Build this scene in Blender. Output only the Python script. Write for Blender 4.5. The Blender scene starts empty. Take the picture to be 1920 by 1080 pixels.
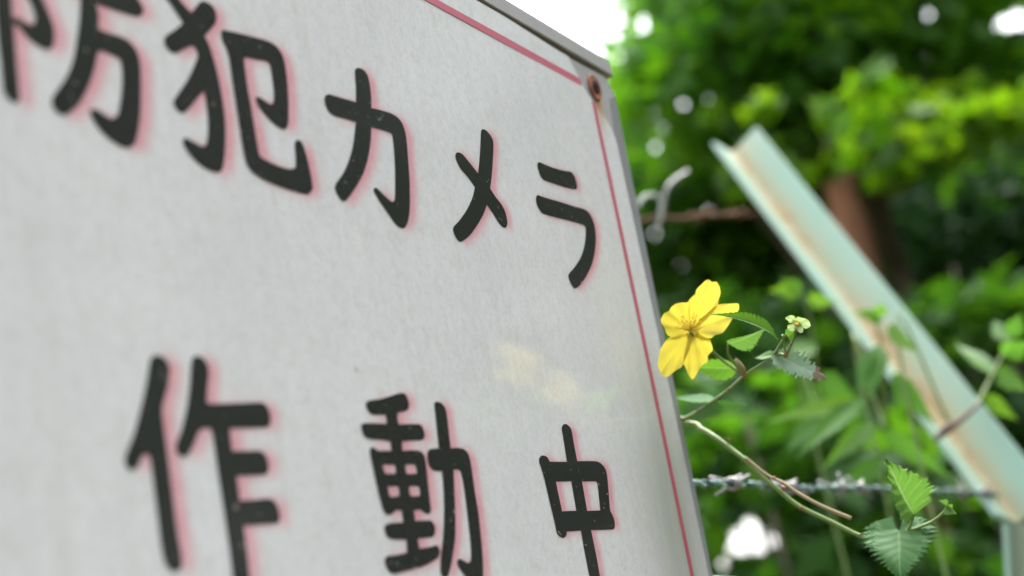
import bpy, bmesh, math, random
import numpy as np
from mathutils import Vector, Matrix, noise
from mathutils.geometry import tessellate_polygon

random.seed(7)
RNG = np.random.default_rng(11)
scene = bpy.context.scene
COL = scene.collection

# ------------------------------------------------------------------ camera
SIGN_Z = 1.70                                   # height of the sign's upper right corner; world origin below it
# rows: world X, Y, Z axes written in the camera's right / down / forward axes
RM = np.array([[0.48135895647716087, 0.1285617088727821, 0.8670440830955072],
               [-0.8576467000749598, 0.27326696030911884, 0.43562289454750486],
               [-0.18093007729438135, -0.9533084786233281, 0.24180002422482244]])
CAM = np.array([-0.6053593214355947, -0.2359413009822918, -0.2474993537209208 + SIGN_Z])
FPX = 2900.0                                    # focal length in pixels of the 1920 px wide photograph
cam_data = bpy.data.cameras.new('camera')
cam_data.sensor_fit = 'HORIZONTAL'
cam_data.sensor_width = 23.5
cam_data.lens = FPX / 1920 * 23.5
cam_data.clip_start = 0.02
cam_data.clip_end = 500
cam_data.dof.use_dof = True
cam_data.dof.focus_distance = 0.545
cam_data.dof.aperture_fstop = 4.9
cam_data.dof.aperture_blades = 0
cam = bpy.data.objects.new('camera', cam_data)
COL.objects.link(cam)
mw = Matrix.Identity(4)
for i in range(3):
    mw[i][0] = RM[i, 0]; mw[i][1] = -RM[i, 1]; mw[i][2] = -RM[i, 2]; mw[i][3] = CAM[i]
cam.matrix_world = mw
scene.camera = cam

# ------------------------------------------------------------------ light
SUN_EL, SUN_AZ = 66.0, 12.0                     # degrees; azimuth counted from +X towards +Y (beyond the foliage)
world = bpy.data.worlds.new('World')
scene.world = world
world.use_nodes = True
wt = world.node_tree
wt.nodes.clear()
wo = wt.nodes.new('ShaderNodeOutputWorld')
wb = wt.nodes.new('ShaderNodeBackground')
sky = wt.nodes.new('ShaderNodeTexSky')
sky.sky_type = 'NISHITA'
sky.sun_disc = False
sky.sun_elevation = math.radians(SUN_EL)
sky.sun_rotation = math.radians(90 - SUN_AZ)
sky.air_density = 1.0
sky.dust_density = 4.0
sky.ozone_density = 1.0
hs = wt.nodes.new('ShaderNodeHueSaturation')    # a veil of cloud: the blue is mostly washed out
hs.inputs['Saturation'].default_value = 0.22
wb.inputs['Strength'].default_value = 0.15
wt.links.new(sky.outputs[0], hs.inputs['Color'])
wt.links.new(hs.outputs[0], wb.inputs['Color'])
wt.links.new(wb.outputs[0], wo.inputs['Surface'])
sun_data = bpy.data.lights.new('sun', 'SUN')
sun_data.energy = 1.3
sun_data.angle = math.radians(28)
sun_data.color = (1.0, 0.95, 0.86)
sun = bpy.data.objects.new('sun', sun_data)
COL.objects.link(sun)
se, sa = math.radians(SUN_EL), math.radians(SUN_AZ)
to_sun = Vector((math.cos(se) * math.cos(sa), math.cos(se) * math.sin(sa), math.sin(se)))
sun.rotation_euler = to_sun.to_track_quat('Z', 'Y').to_euler()
sun.location = (3, 3, 12)
scene.view_settings.view_transform = 'Standard'
scene.view_settings.look = 'None'
scene.view_settings.gamma = 1.0
scene.view_settings.use_curve_mapping = False
scene.view_settings.exposure = 2.31
scene.render.engine = 'CYCLES'
scene.cycles.use_denoising = True
scene.cycles.max_bounces = 8
scene.cycles.transparent_max_bounces = 8
scene.cycles.sample_clamp_indirect = 6
scene.cycles.caustics_reflective = False
scene.cycles.caustics_refractive = False

# ------------------------------------------------------------------ measuring and building helpers
def at(px, py, d):
    """World point seen at photo pixel (px, py), d metres out along the optical axis."""
    return Vector(CAM + RM @ (np.array([px - 960, py - 540, FPX]) / FPX * d))

def project(P):
    Q = (np.asarray(P) - CAM) @ RM
    z = np.where(np.abs(Q[..., 2]) < 1e-6, 1e-6, Q[..., 2])
    return 960 + FPX * Q[..., 0] / z, 540 + FPX * Q[..., 1] / z, Q[..., 2]

def view_dir(p):
    return (Vector(p) - Vector(CAM)).normalized()

def link(name, me, mat=None, parent=None, smooth=False):
    o = bpy.data.objects.new(name, me)
    COL.objects.link(o)
    if mat is not None and not me.materials:
        me.materials.append(mat)
    if parent is not None:
        o.parent = parent
        o.matrix_parent_inverse = Matrix.Translation(-parent_origin(parent))
    if smooth:
        me.polygons.foreach_set('use_smooth', [True] * len(me.polygons))
    return o

def parent_origin(p):
    v = p.location.copy()
    while p.parent is not None:                  # meshes under a thing stay in world coordinates
        p = p.parent
        if p.type == 'EMPTY':
            v = p.location.copy()
        break
    return v if p.type == 'EMPTY' else Vector((0, 0, 0))

def mesh(name, verts, faces):
    me = bpy.data.meshes.new(name)
    me.from_pydata([tuple(v) for v in verts], [], faces)
    me.update()
    return me

def thing(name, label, cat, loc=(0, 0, 0), group=None):
    o = bpy.data.objects.new(name, None)
    o.empty_display_size = 0.05
    o.location = loc
    COL.objects.link(o)
    o['label'] = label
    o['category'] = cat
    if group:
        o['group'] = group
    return o

def part(name, verts, faces, mat, parent, smooth=False):
    """A mesh in world coordinates, stored relative to its thing's Empty."""
    root = parent
    while root.parent is not None:
        root = root.parent
    off = Vector(root.location)
    me = mesh(name, [Vector(v) - off for v in verts], faces)
    o = bpy.data.objects.new(name, me)
    COL.objects.link(o)
    me.materials.append(mat)
    o.parent = parent
    if smooth:
        me.polygons.foreach_set('use_smooth', [True] * len(me.polygons))
    return o

def box_geo(x0, x1, y0, y1, z0, z1, bev=0.0):
    if bev <= 0:
        v = [(x, y, z) for x in (x0, x1) for y in (y0, y1) for z in (z0, z1)]
        f = [(0, 1, 3, 2), (4, 6, 7, 5), (0, 4, 5, 1), (2, 3, 7, 6), (0, 2, 6, 4), (1, 5, 7, 3)]
        return v, f
    bm = bmesh.new()
    bmesh.ops.create_cube(bm, size=1.0)
    for v in bm.verts:
        v.co = Vector(((x0 + x1) / 2 + v.co.x * (x1 - x0), (y0 + y1) / 2 + v.co.y * (y1 - y0), (z0 + z1) / 2 + v.co.z * (z1 - z0)))
    bmesh.ops.bevel(bm, geom=bm.edges[:], offset=bev, segments=2, affect='EDGES')
    bm.verts.index_update()
    out = [v.co.copy() for v in bm.verts], [tuple(v.index for v in f.verts) for f in bm.faces]
    bm.free()
    return out

def spline(pts, n):
    """Catmull-Rom through points (tuples of any length), n samples per span."""
    P = np.array(pts, float)
    P = np.vstack([2 * P[0] - P[1], P, 2 * P[-1] - P[-2]])
    out = []
    for i in range(1, len(P) - 2):
        for k in range(n):
            t = k / n
            a, b, c_, d = P[i - 1], P[i], P[i + 1], P[i + 2]
            out.append(0.5 * (2 * b + (c_ - a) * t + (2 * a - 5 * b + 4 * c_ - d) * t * t + (3 * b - a - 3 * c_ + d) * t ** 3))
    out.append(P[-2])
    return np.array(out)

def tube_geo(pts, radii, sides=8, cap=True):
    pts = [Vector(p) for p in pts]
    if not hasattr(radii, '__len__'):
        radii = [radii] * len(pts)
    v, f = [], []
    t0 = (pts[1] - pts[0]).normalized()
    nrm = t0.orthogonal().normalized()
    for i, p in enumerate(pts):
        a = pts[max(i - 1, 0)]; b = pts[min(i + 1, len(pts) - 1)]
        t = (b - a).normalized()
        nrm = (nrm - t * nrm.dot(t)).normalized()
        bi = t.cross(nrm)
        for k in range(sides):
            an = 2 * math.pi * k / sides
            v.append(p + (nrm * math.cos(an) + bi * math.sin(an)) * radii[i])
    for i in range(len(pts) - 1):
        for k in range(sides):
            k2 = (k + 1) % sides
            f.append((i * sides + k, i * sides + k2, (i + 1) * sides + k2, (i + 1) * sides + k))
    if cap:
        f.append(tuple(range(sides - 1, -1, -1)))
        n = (len(pts) - 1) * sides
        f.append(tuple(n + k for k in range(sides)))
    return v, f

def merge(*geos):
    V, F = [], []
    for v, f in geos:
        n = len(V)
        V += list(v)
        F += [tuple(i + n for i in q) for q in f]
    return V, F

# ------------------------------------------------------------------ materials
class NT:
    def __init__(self, name):
        self.m = bpy.data.materials.new(name)
        self.m.use_nodes = True
        self.t = self.m.node_tree
        self.t.nodes.clear()
        self.out = self.t.nodes.new('ShaderNodeOutputMaterial')
    def n(self, kind, **kw):
        nd = self.t.nodes.new(kind)
        for k, v in kw.items():
            if k in nd.inputs.keys():
                nd.inputs[k].default_value = v
            else:
                setattr(nd, k, v)
        return nd
    def l(self, a, b):
        self.t.links.new(a, b)
    def coord(self, scale=(1, 1, 1), which='Object'):
        tc = self.n('ShaderNodeTexCoord')
        mp = self.n('ShaderNodeMapping')
        mp.inputs['Scale'].default_value = scale
        self.l(tc.outputs[which], mp.inputs['Vector'])
        return mp.outputs[0]
    def noise(self, vec, scale, detail=4, rough=0.55, dist=0.0):
        nd = self.n('ShaderNodeTexNoise')
        nd.inputs['Scale'].default_value = scale
        nd.inputs['Detail'].default_value = detail
        nd.inputs['Roughness'].default_value = rough
        nd.inputs['Distortion'].default_value = dist
        if vec is not None:
            self.l(vec, nd.inputs['Vector'])
        return nd.outputs['Fac']
    def ramp(self, fac, stops, interp='LINEAR'):
        r = self.n('ShaderNodeValToRGB')
        r.color_ramp.interpolation = interp
        e = r.color_ramp.elements
        while len(e) < len(stops):
            e.new(0.5)
        for el, (p, c) in zip(e, stops):
            el.position = p
            el.color = (*c, 1) if len(c) == 3 else c
        self.l(fac, r.inputs[0])
        return r.outputs[0]
    def mix(self, fac, a, b, mode='MIX'):
        nd = self.n('ShaderNodeMix', data_type='RGBA', blend_type=mode)
        for sock, val in ((nd.inputs[0], fac), (nd.inputs[6], a), (nd.inputs[7], b)):
            if isinstance(val, (int, float)):
                sock.default_value = val
            elif isinstance(val, tuple):
                sock.default_value = (*val, 1)
            else:
                self.l(val, sock)
        return nd.outputs[2]
    def math(self, op, a, b=None, c=None, clamp=False):
        nd = self.n('ShaderNodeMath', operation=op)
        nd.use_clamp = clamp
        for i, val in enumerate((a, b, c)):
            if val is None:
                continue
            if isinstance(val, (int, float)):
                nd.inputs[i].default_value = val
            else:
                self.l(val, nd.inputs[i])
        return nd.outputs[0]
    def attr(self, name):
        return self.n('ShaderNodeAttribute', attribute_name=name).outputs['Fac']
    def bump(self, h, strength, dist):
        b = self.n('ShaderNodeBump')
        b.inputs['Strength'].default_value = strength
        b.inputs['Distance'].default_value = dist
        self.l(h, b.inputs['Height'])
        return b.outputs[0]
    def principled(self, color, rough=0.5, metal=0.0, spec=0.5, normal=None, coat=0.0, coat_rough=0.1):
        p = self.n('ShaderNodeBsdfPrincipled')
        for key, val in (('Base Color', color), ('Roughness', rough), ('Metallic', metal), ('Specular IOR Level', spec), ('Coat Weight', coat), ('Coat Roughness', coat_rough)):
            if isinstance(val, tuple):
                p.inputs[key].default_value = (*val, 1)
            elif isinstance(val, (int, float)):
                p.inputs[key].default_value = val
            else:
                self.l(val, p.inputs[key])
        if normal is not None:
            self.l(normal, p.inputs['Normal'])
        self.l(p.outputs[0], self.out.inputs['Surface'])
        return p

def leaf_shader(nt, col, trans_col, fac, gloss=0.05, rough=0.35, normal=None):
    """Reflecting and light-passing sides of a leaf."""
    d = nt.n('ShaderNodeBsdfDiffuse'); t = nt.n('ShaderNodeBsdfTranslucent'); g = nt.n('ShaderNodeBsdfGlossy')
    g.inputs['Roughness'].default_value = max(rough, 0.5)
    g.inputs['Color'].default_value = (0.9, 0.95, 1.0, 1)
    for nd, c in ((d, col), (t, trans_col)):
        if isinstance(c, tuple):
            nd.inputs['Color'].default_value = (*c, 1)
        else:
            nt.l(c, nd.inputs['Color'])
    if normal is not None:
        for nd in (d, g, t):
            nt.l(normal, nd.inputs['Normal'])
    m1 = nt.n('ShaderNodeMixShader'); m2 = nt.n('ShaderNodeMixShader')
    m1.inputs[0].default_value = fac
    m2.inputs[0].default_value = gloss
    nt.l(d.outputs[0], m1.inputs[1]); nt.l(t.outputs[0], m1.inputs[2])
    nt.l(m1.outputs[0], m2.inputs[1]); nt.l(g.outputs[0], m2.inputs[2])
    nt.l(m2.outputs[0], nt.out.inputs['Surface'])

def tree_leaf_mat(name, dark, light, tdark, tlight, fac=0.45, gloss=0.05):
    nt = NT(name)
    a = nt.attr('tone')
    c = nt.ramp(a, [(0.0, dark), (1.0, light)])
    t = nt.ramp(a, [(0.0, tdark), (1.0, tlight)])
    leaf_shader(nt, c, t, fac, gloss)
    return nt.m

def kerria_leaf_mat(name, face, vein, trans, fac, blemish=None, gloss=0.06):
    """Leaf blade with pale pinnate veins drawn from its own u,v coordinates."""
    nt = NT(name)
    uv = nt.n('ShaderNodeUVMap', uv_map='blade')
    sp = nt.n('ShaderNodeSeparateXYZ')
    nt.l(uv.outputs[0], sp.inputs[0])
    u, v = sp.outputs[0], sp.outputs[1]
    av = nt.math('ABSOLUTE', v)
    s = nt.math('MULTIPLY', nt.math('SUBTRACT', u, nt.math('MULTIPLY', av, 0.26)), 6.5)
    fr = nt.math('ABSOLUTE', nt.math('SUBTRACT', nt.math('FRACT', s), 0.5))
    lat = nt.math('LESS_THAN', fr, 0.06)
    mid = nt.math('LESS_THAN', av, 0.045)
    vm = nt.math('MAXIMUM', nt.math('MULTIPLY', lat, 0.4), mid)
    oc = nt.coord()
    n1 = nt.noise(oc, 260, 4)
    n2 = nt.noise(oc, 1100, 2)
    c = nt.mix(nt.math('MULTIPLY', nt.math('SUBTRACT', n1, 0.3, clamp=True), 0.9), face, tuple(min(1, x * 1.5 + 0.01) for x in face))
    c = nt.mix(nt.math('MULTIPLY', n2, 0.25), c, tuple(x * 0.6 for x in face))
    c = nt.mix(vm, c, vein)
    tr = nt.mix(vm, trans, tuple(min(1, x * 1.15) for x in vein))
    if blemish:
        e = nt.math('MULTIPLY', nt.math('GREATER_THAN', nt.math('ADD', u, nt.math('MULTIPLY', nt.math('SUBTRACT', n1, 0.5), 0.35)), 0.80), 1.0)
        c = nt.mix(e, c, blemish)
        tr = nt.mix(e, tr, tuple(x * 0.5 for x in blemish))
    h = nt.math('ADD', nt.math('MULTIPLY', n2, 0.4), nt.math('MULTIPLY', fr, 1.0))
    leaf_shader(nt, c, tr, fac, gloss, 0.4, nt.bump(h, 0.14, 0.0005))
    return nt.m

def simple(name, col, rough=0.6, metal=0.0, spec=0.5, var=0.15, scale=60, bump=0.1, dist=0.0005):
    nt = NT(name)
    oc = nt.coord()
    n1 = nt.noise(oc, scale, 5)
    c = nt.mix(n1, tuple(x * (1 - var) for x in col), tuple(min(1, x * (1 + var)) for x in col))
    nt.principled(c, rough, metal, spec, nt.bump(n1, bump, dist))
    return nt.m
GLYPHS = [  # one entry per character: stroke groups of outline + counters, in tenths of a millimetre from the sign corner
 [[[(-3649,-663,0),(-3659,-790,0),(-3663,-901,0),(-3662,-948,0),(-3663,-1017,0),(-3656,-1029,0),(-3642,-1037,0),(-3632,-1029,0),(-3630,-1016,0),(-3627,-927,0),(-3624,-853,0),(-3625,-843,1),(-3621,-837,0),(-3608,-835,0),(-3599,-835,0),(-3591,-843,0),(-3566,-862,0),(-3538,-871,0),(-3517,-870,0),(-3504,-859,0),(-3496,-838,0),(-3494,-810,0),(-3504,-779,0),(-3520,-745,0),(-3536,-724,0),(-3525,-697,0),(-3503,-647,0),(-3500,-628,0),(-3517,-624,0),(-3604,-638,0),(-3631,-644,0)],[(-3610,-684,0),(-3559,-676,0),(-3549,-680,0),(-3564,-710,0),(-3576,-733,0),(-3573,-743,0),(-3554,-756,0),(-3545,-772,0),(-3538,-793,0),(-3539,-812,0),(-3550,-825,0),(-3571,-830,0),(-3593,-825,0),(-3606,-825,0),(-3623,-833,0),(-3623,-823,0),(-3621,-778,0)]],
  [[(-3375,-699,0),(-3386,-754,0),(-3403,-810,0),(-3428,-880,0),(-3460,-934,0),(-3495,-977,0),(-3513,-1000,0),(-3515,-1016,0),(-3505,-1028,0),(-3491,-1029,0),(-3473,-1019,0),(-3440,-990,0),(-3410,-951,0),(-3383,-906,0),(-3364,-866,0),(-3352,-835,0),(-3339,-821,1),(-3314,-820,0),(-3278,-822,0),(-3263,-826,0),(-3257,-836,0),(-3258,-872,0),(-3267,-915,0),(-3283,-962,0),(-3292,-984,0),(-3308,-999,0),(-3324,-1007,0),(-3344,-1004,0),(-3368,-996,0),(-3385,-997,0),(-3391,-1004,0),(-3386,-1018,0),(-3369,-1037,0),(-3342,-1054,0),(-3313,-1063,0),(-3288,-1065,0),(-3269,-1058,0),(-3256,-1046,0),(-3239,-1011,0),(-3222,-959,0),(-3208,-891,0),(-3199,-828,0),(-3204,-793,0),(-3222,-774,0),(-3253,-768,0),(-3306,-772,0),(-3331,-769,0),(-3336,-759,0),(-3331,-725,0),(-3335,-703,0),(-3341,-693,1),(-3292,-691,0),(-3207,-685,0),(-3179,-680,0),(-3163,-669,0),(-3158,-655,0),(-3166,-641,0),(-3173,-635,0),(-3186,-626,0),(-3240,-629,0),(-3315,-637,1),(-3305,-575,0),(-3324,-565,0),(-3353,-591,0),(-3364,-646,1),(-3428,-657,0),(-3450,-672,0),(-3450,-692,0),(-3434,-698,0),(-3374,-690,1)]]],
 [[[(-3045,-594,0),(-3015,-622,0),(-2989,-648,1),(-3030,-681,0),(-3070,-710,0),(-3079,-726,0),(-3074,-742,0),(-3058,-749,0),(-3038,-743,0),(-3007,-723,0),(-2963,-698,1),(-2950,-715,0),(-2947,-731,0),(-2973,-773,0),(-3011,-823,0),(-3070,-888,0),(-3076,-901,0),(-3067,-915,0),(-3048,-916,0),(-3026,-900,0),(-2978,-854,0),(-2949,-829,1),(-2941,-839,0),(-2940,-884,0),(-2945,-931,0),(-2959,-979,0),(-2973,-996,0),(-2991,-1001,0),(-3021,-996,0),(-3048,-992,0),(-3059,-999,0),(-3056,-1014,0),(-3030,-1039,0),(-2994,-1056,0),(-2956,-1060,0),(-2931,-1055,0),(-2915,-1039,0),(-2897,-993,0),(-2881,-927,0),(-2875,-868,0),(-2877,-799,0),(-2885,-737,0),(-2899,-683,0),(-2915,-661,1),(-2874,-622,0),(-2854,-599,0),(-2848,-576,0),(-2856,-558,0),(-2876,-552,0),(-2898,-556,0),(-2913,-569,0),(-2951,-608,1),(-2971,-599,0),(-2992,-586,0),(-2999,-579,0),(-3015,-561,0),(-3038,-557,0),(-3060,-573,0),(-3058,-584,0)]],
  [[(-2823,-619,1),(-2725,-605,0),(-2623,-594,0),(-2582,-598,0),(-2559,-619,0),(-2553,-652,0),(-2558,-722,0),(-2571,-793,0),(-2584,-839,0),(-2602,-857,0),(-2625,-858,0),(-2663,-846,0),(-2702,-819,0),(-2714,-801,0),(-2709,-791,0),(-2691,-790,0),(-2661,-797,0),(-2642,-796,0),(-2627,-777,0),(-2620,-738,0),(-2619,-695,0),(-2621,-665,0),(-2638,-657,0),(-2684,-664,0),(-2739,-672,0),(-2750,-682,0),(-2753,-755,0),(-2750,-837,0),(-2748,-908,0),(-2745,-965,0),(-2733,-977,0),(-2686,-985,0),(-2624,-987,0),(-2590,-981,0),(-2571,-970,0),(-2563,-938,0),(-2558,-900,0),(-2548,-885,0),(-2529,-885,0),(-2517,-916,0),(-2510,-963,0),(-2509,-1005,0),(-2514,-1025,0),(-2539,-1042,0),(-2573,-1045,0),(-2665,-1045,0),(-2743,-1038,0),(-2787,-1024,0),(-2803,-1001,0),(-2808,-944,0),(-2809,-852,0),(-2810,-758,0),(-2810,-699,0),(-2817,-671,0),(-2828,-654,0),(-2830,-633,0)]]],
 [[[(-2166,-559,0),(-2149,-548,0),(-2122,-546,0),(-2103,-556,0),(-2097,-581,0),(-2100,-626,0),(-2112,-675,1),(-2059,-669,0),(-1993,-665,0),(-1949,-673,0),(-1929,-699,0),(-1926,-737,0),(-1937,-805,0),(-1952,-885,0),(-1974,-965,0),(-1999,-1022,0),(-2026,-1054,0),(-2052,-1063,0),(-2081,-1055,0),(-2117,-1025,0),(-2152,-993,0),(-2175,-966,0),(-2169,-955,0),(-2154,-954,0),(-2119,-971,0),(-2091,-982,0),(-2073,-982,0),(-2059,-970,0),(-2043,-924,0),(-2022,-845,0),(-2010,-783,0),(-2008,-745,0),(-2019,-736,0),(-2079,-738,0),(-2131,-742,1),(-2144,-781,0),(-2168,-834,0),(-2206,-895,0),(-2250,-945,0),(-2306,-996,0),(-2343,-1026,0),(-2364,-1030,0),(-2381,-1016,0),(-2388,-1000,0),(-2380,-983,0),(-2332,-941,0),(-2290,-892,0),(-2254,-838,0),(-2229,-785,0),(-2212,-745,1),(-2272,-748,0),(-2331,-752,0),(-2358,-743,0),(-2368,-720,0),(-2363,-701,0),(-2343,-688,0),(-2314,-685,0),(-2193,-676,1),(-2178,-619,0),(-2171,-574,0)]]],
 [[[(-1381,-583,0),(-1364,-571,0),(-1338,-571,0),(-1313,-584,0),(-1302,-602,0),(-1310,-631,0),(-1342,-702,0),(-1373,-763,0),(-1396,-803,1),(-1367,-829,0),(-1325,-857,0),(-1310,-886,0),(-1313,-918,0),(-1328,-936,0),(-1351,-940,0),(-1377,-929,0),(-1415,-894,0),(-1444,-872,1),(-1480,-912,0),(-1539,-962,0),(-1603,-1009,0),(-1652,-1036,0),(-1683,-1049,0),(-1702,-1046,0),(-1718,-1026,0),(-1719,-1010,0),(-1705,-997,0),(-1660,-968,0),(-1597,-920,0),(-1542,-867,0),(-1508,-821,1),(-1545,-793,0),(-1586,-771,0),(-1606,-749,0),(-1610,-731,0),(-1603,-717,0),(-1585,-709,0),(-1557,-710,0),(-1516,-732,0),(-1466,-762,1),(-1438,-709,0),(-1408,-644,0)]]],
 [[[(-962,-618,0),(-948,-608,0),(-923,-607,0),(-832,-606,0),(-729,-598,0),(-670,-590,0),(-645,-600,0),(-635,-623,0),(-637,-647,0),(-647,-658,0),(-679,-665,0),(-760,-672,0),(-860,-676,0),(-935,-678,0),(-957,-666,0),(-967,-637,0)]],
  [[(-1030,-764,0),(-1013,-755,0),(-966,-754,0),(-835,-747,0),(-712,-743,0),(-618,-738,0),(-575,-745,0),(-551,-771,0),(-544,-808,0),(-563,-865,0),(-602,-925,0),(-656,-982,0),(-724,-1034,0),(-786,-1074,0),(-834,-1096,0),(-857,-1099,0),(-877,-1081,0),(-886,-1059,0),(-875,-1045,0),(-830,-1020,0),(-761,-976,0),(-708,-931,0),(-667,-882,0),(-641,-835,0),(-640,-813,0),(-673,-811,0),(-787,-815,0),(-898,-822,0),(-995,-826,0),(-1014,-822,0),(-1036,-801,0),(-1039,-781,0)]]],
 [[[(-3290,-1607,0),(-3276,-1596,0),(-3254,-1595,0),(-3238,-1608,0),(-3236,-1628,0),(-3248,-1661,0),(-3271,-1703,0),(-3280,-1725,0),(-3282,-1765,0),(-3282,-1841,0),(-3283,-1926,0),(-3284,-2005,0),(-3281,-2068,0),(-3286,-2093,0),(-3302,-2099,0),(-3318,-2094,0),(-3329,-2077,0),(-3333,-2038,0),(-3332,-1975,0),(-3332,-1897,0),(-3332,-1843,0),(-3339,-1831,1),(-3355,-1830,0),(-3371,-1841,0),(-3388,-1862,0),(-3403,-1868,0),(-3414,-1862,0),(-3417,-1848,0),(-3407,-1831,0),(-3375,-1785,0),(-3344,-1728,0),(-3316,-1671,0)]],
  [[(-3140,-1594,0),(-3126,-1583,0),(-3106,-1584,0),(-3092,-1600,0),(-3092,-1622,0),(-3106,-1660,0),(-3116,-1698,1),(-3090,-1701,0),(-2990,-1693,0),(-2895,-1685,0),(-2879,-1691,0),(-2870,-1710,0),(-2875,-1733,0),(-2886,-1742,0),(-2917,-1745,0),(-3040,-1753,1),(-3043,-1774,0),(-3044,-1817,1),(-2984,-1815,0),(-2928,-1813,0),(-2913,-1823,0),(-2908,-1845,0),(-2915,-1862,0),(-2932,-1867,0),(-3042,-1873,1),(-3041,-1907,0),(-3043,-1941,1),(-2978,-1938,0),(-2917,-1935,0),(-2899,-1948,0),(-2893,-1970,0),(-2901,-1989,0),(-2926,-1991,0),(-3042,-1996,1),(-3043,-2048,0),(-3045,-2094,0),(-3047,-2120,0),(-3047,-2155,0),(-3062,-2170,0),(-3089,-2166,0),(-3096,-2143,0),(-3098,-2118,0),(-3097,-2057,0),(-3097,-1965,0),(-3099,-1861,0),(-3099,-1782,0),(-3102,-1757,1),(-3125,-1757,0),(-3150,-1762,0),(-3164,-1775,0),(-3185,-1802,0),(-3208,-1826,0),(-3225,-1831,0),(-3238,-1824,0),(-3239,-1809,0),(-3213,-1772,0),(-3184,-1719,0),(-3160,-1659,0)]]],
 [[[(-2413,-1656,0),(-2399,-1645,0),(-2332,-1635,0),(-2262,-1619,0),(-2216,-1609,0),(-2193,-1612,0),(-2184,-1631,0),(-2188,-1650,0),(-2208,-1660,0),(-2253,-1669,1),(-2260,-1684,0),(-2260,-1706,1),(-2161,-1700,0),(-2137,-1701,0),(-2126,-1714,0),(-2125,-1733,0),(-2141,-1745,0),(-2176,-1748,0),(-2255,-1754,1),(-2264,-1785,1),(-2206,-1781,0),(-2163,-1783,0),(-2147,-1796,0),(-2145,-1823,0),(-2152,-1877,0),(-2158,-1935,0),(-2162,-1959,0),(-2178,-1967,0),(-2199,-1963,0),(-2221,-1955,0),(-2255,-1958,1),(-2256,-1990,1),(-2202,-1989,0),(-2169,-1990,0),(-2156,-2004,0),(-2160,-2024,0),(-2178,-2035,0),(-2256,-2038,1),(-2260,-2049,0),(-2258,-2070,1),(-2198,-2066,0),(-2162,-2062,0),(-2150,-2072,0),(-2152,-2085,0),(-2167,-2096,0),(-2242,-2116,0),(-2321,-2126,0),(-2396,-2134,0),(-2423,-2133,0),(-2438,-2123,0),(-2446,-2106,0),(-2442,-2093,0),(-2423,-2087,0),(-2373,-2085,0),(-2325,-2079,1),(-2318,-2041,1),(-2368,-2040,0),(-2400,-2038,0),(-2415,-2030,0),(-2421,-2010,0),(-2411,-2000,0),(-2383,-1996,0),(-2320,-1994,1),(-2316,-1958,1),(-2349,-1958,0),(-2370,-1967,0),(-2393,-1971,0),(-2409,-1962,0),(-2416,-1942,0),(-2424,-1892,0),(-2429,-1831,0),(-2432,-1793,0),(-2424,-1783,0),(-2409,-1781,0),(-2390,-1789,0),(-2319,-1787,1),(-2317,-1758,1),(-2367,-1755,0),(-2425,-1755,0),(-2446,-1748,0),(-2454,-1731,0),(-2453,-1718,0),(-2435,-1712,0),(-2321,-1708,1),(-2318,-1692,0),(-2319,-1678,1),(-2383,-1683,0),(-2399,-1679,0),(-2410,-1669,0)],[(-2379,-1827,1),(-2319,-1826,0),(-2312,-1833,0),(-2318,-1854,1),(-2369,-1855,0),(-2376,-1850,0)],[(-2259,-1824,1),(-2213,-1821,0),(-2201,-1830,0),(-2201,-1850,1),(-2256,-1853,0),(-2263,-1842,0)],[(-2372,-1890,1),(-2318,-1888,0),(-2313,-1895,0),(-2318,-1918,1),(-2365,-1921,0),(-2371,-1911,0)],[(-2259,-1887,1),(-2209,-1885,0),(-2202,-1893,0),(-2206,-1916,1),(-2255,-1918,0),(-2262,-1907,0)]],
  [[(-2033,-1629,0),(-2015,-1622,0),(-1991,-1626,0),(-1975,-1642,0),(-1974,-1673,0),(-1981,-1724,0),(-1984,-1766,1),(-1935,-1763,0),(-1899,-1768,0),(-1879,-1787,0),(-1878,-1832,0),(-1883,-1894,0),(-1884,-1961,0),(-1895,-2038,0),(-1907,-2103,0),(-1923,-2157,0),(-1928,-2173,0),(-1948,-2188,0),(-1974,-2187,0),(-2010,-2170,0),(-2042,-2142,0),(-2060,-2118,0),(-2050,-2105,0),(-2030,-2107,0),(-2002,-2117,0),(-1982,-2112,0),(-1970,-2091,0),(-1957,-2032,0),(-1949,-1961,0),(-1942,-1884,0),(-1945,-1839,0),(-1958,-1830,0),(-1990,-1831,1),(-2006,-1896,0),(-2023,-1961,0),(-2046,-2031,0),(-2072,-2078,0),(-2101,-2120,0),(-2125,-2148,0),(-2148,-2155,0),(-2162,-2144,0),(-2159,-2123,0),(-2145,-2093,0),(-2112,-2030,0),(-2081,-1951,0),(-2063,-1880,0),(-2056,-1837,1),(-2095,-1837,0),(-2118,-1830,0),(-2129,-1812,0),(-2124,-1787,0),(-2105,-1774,0),(-2053,-1770,1),(-2044,-1710,0),(-2038,-1660,0)]]],
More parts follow.
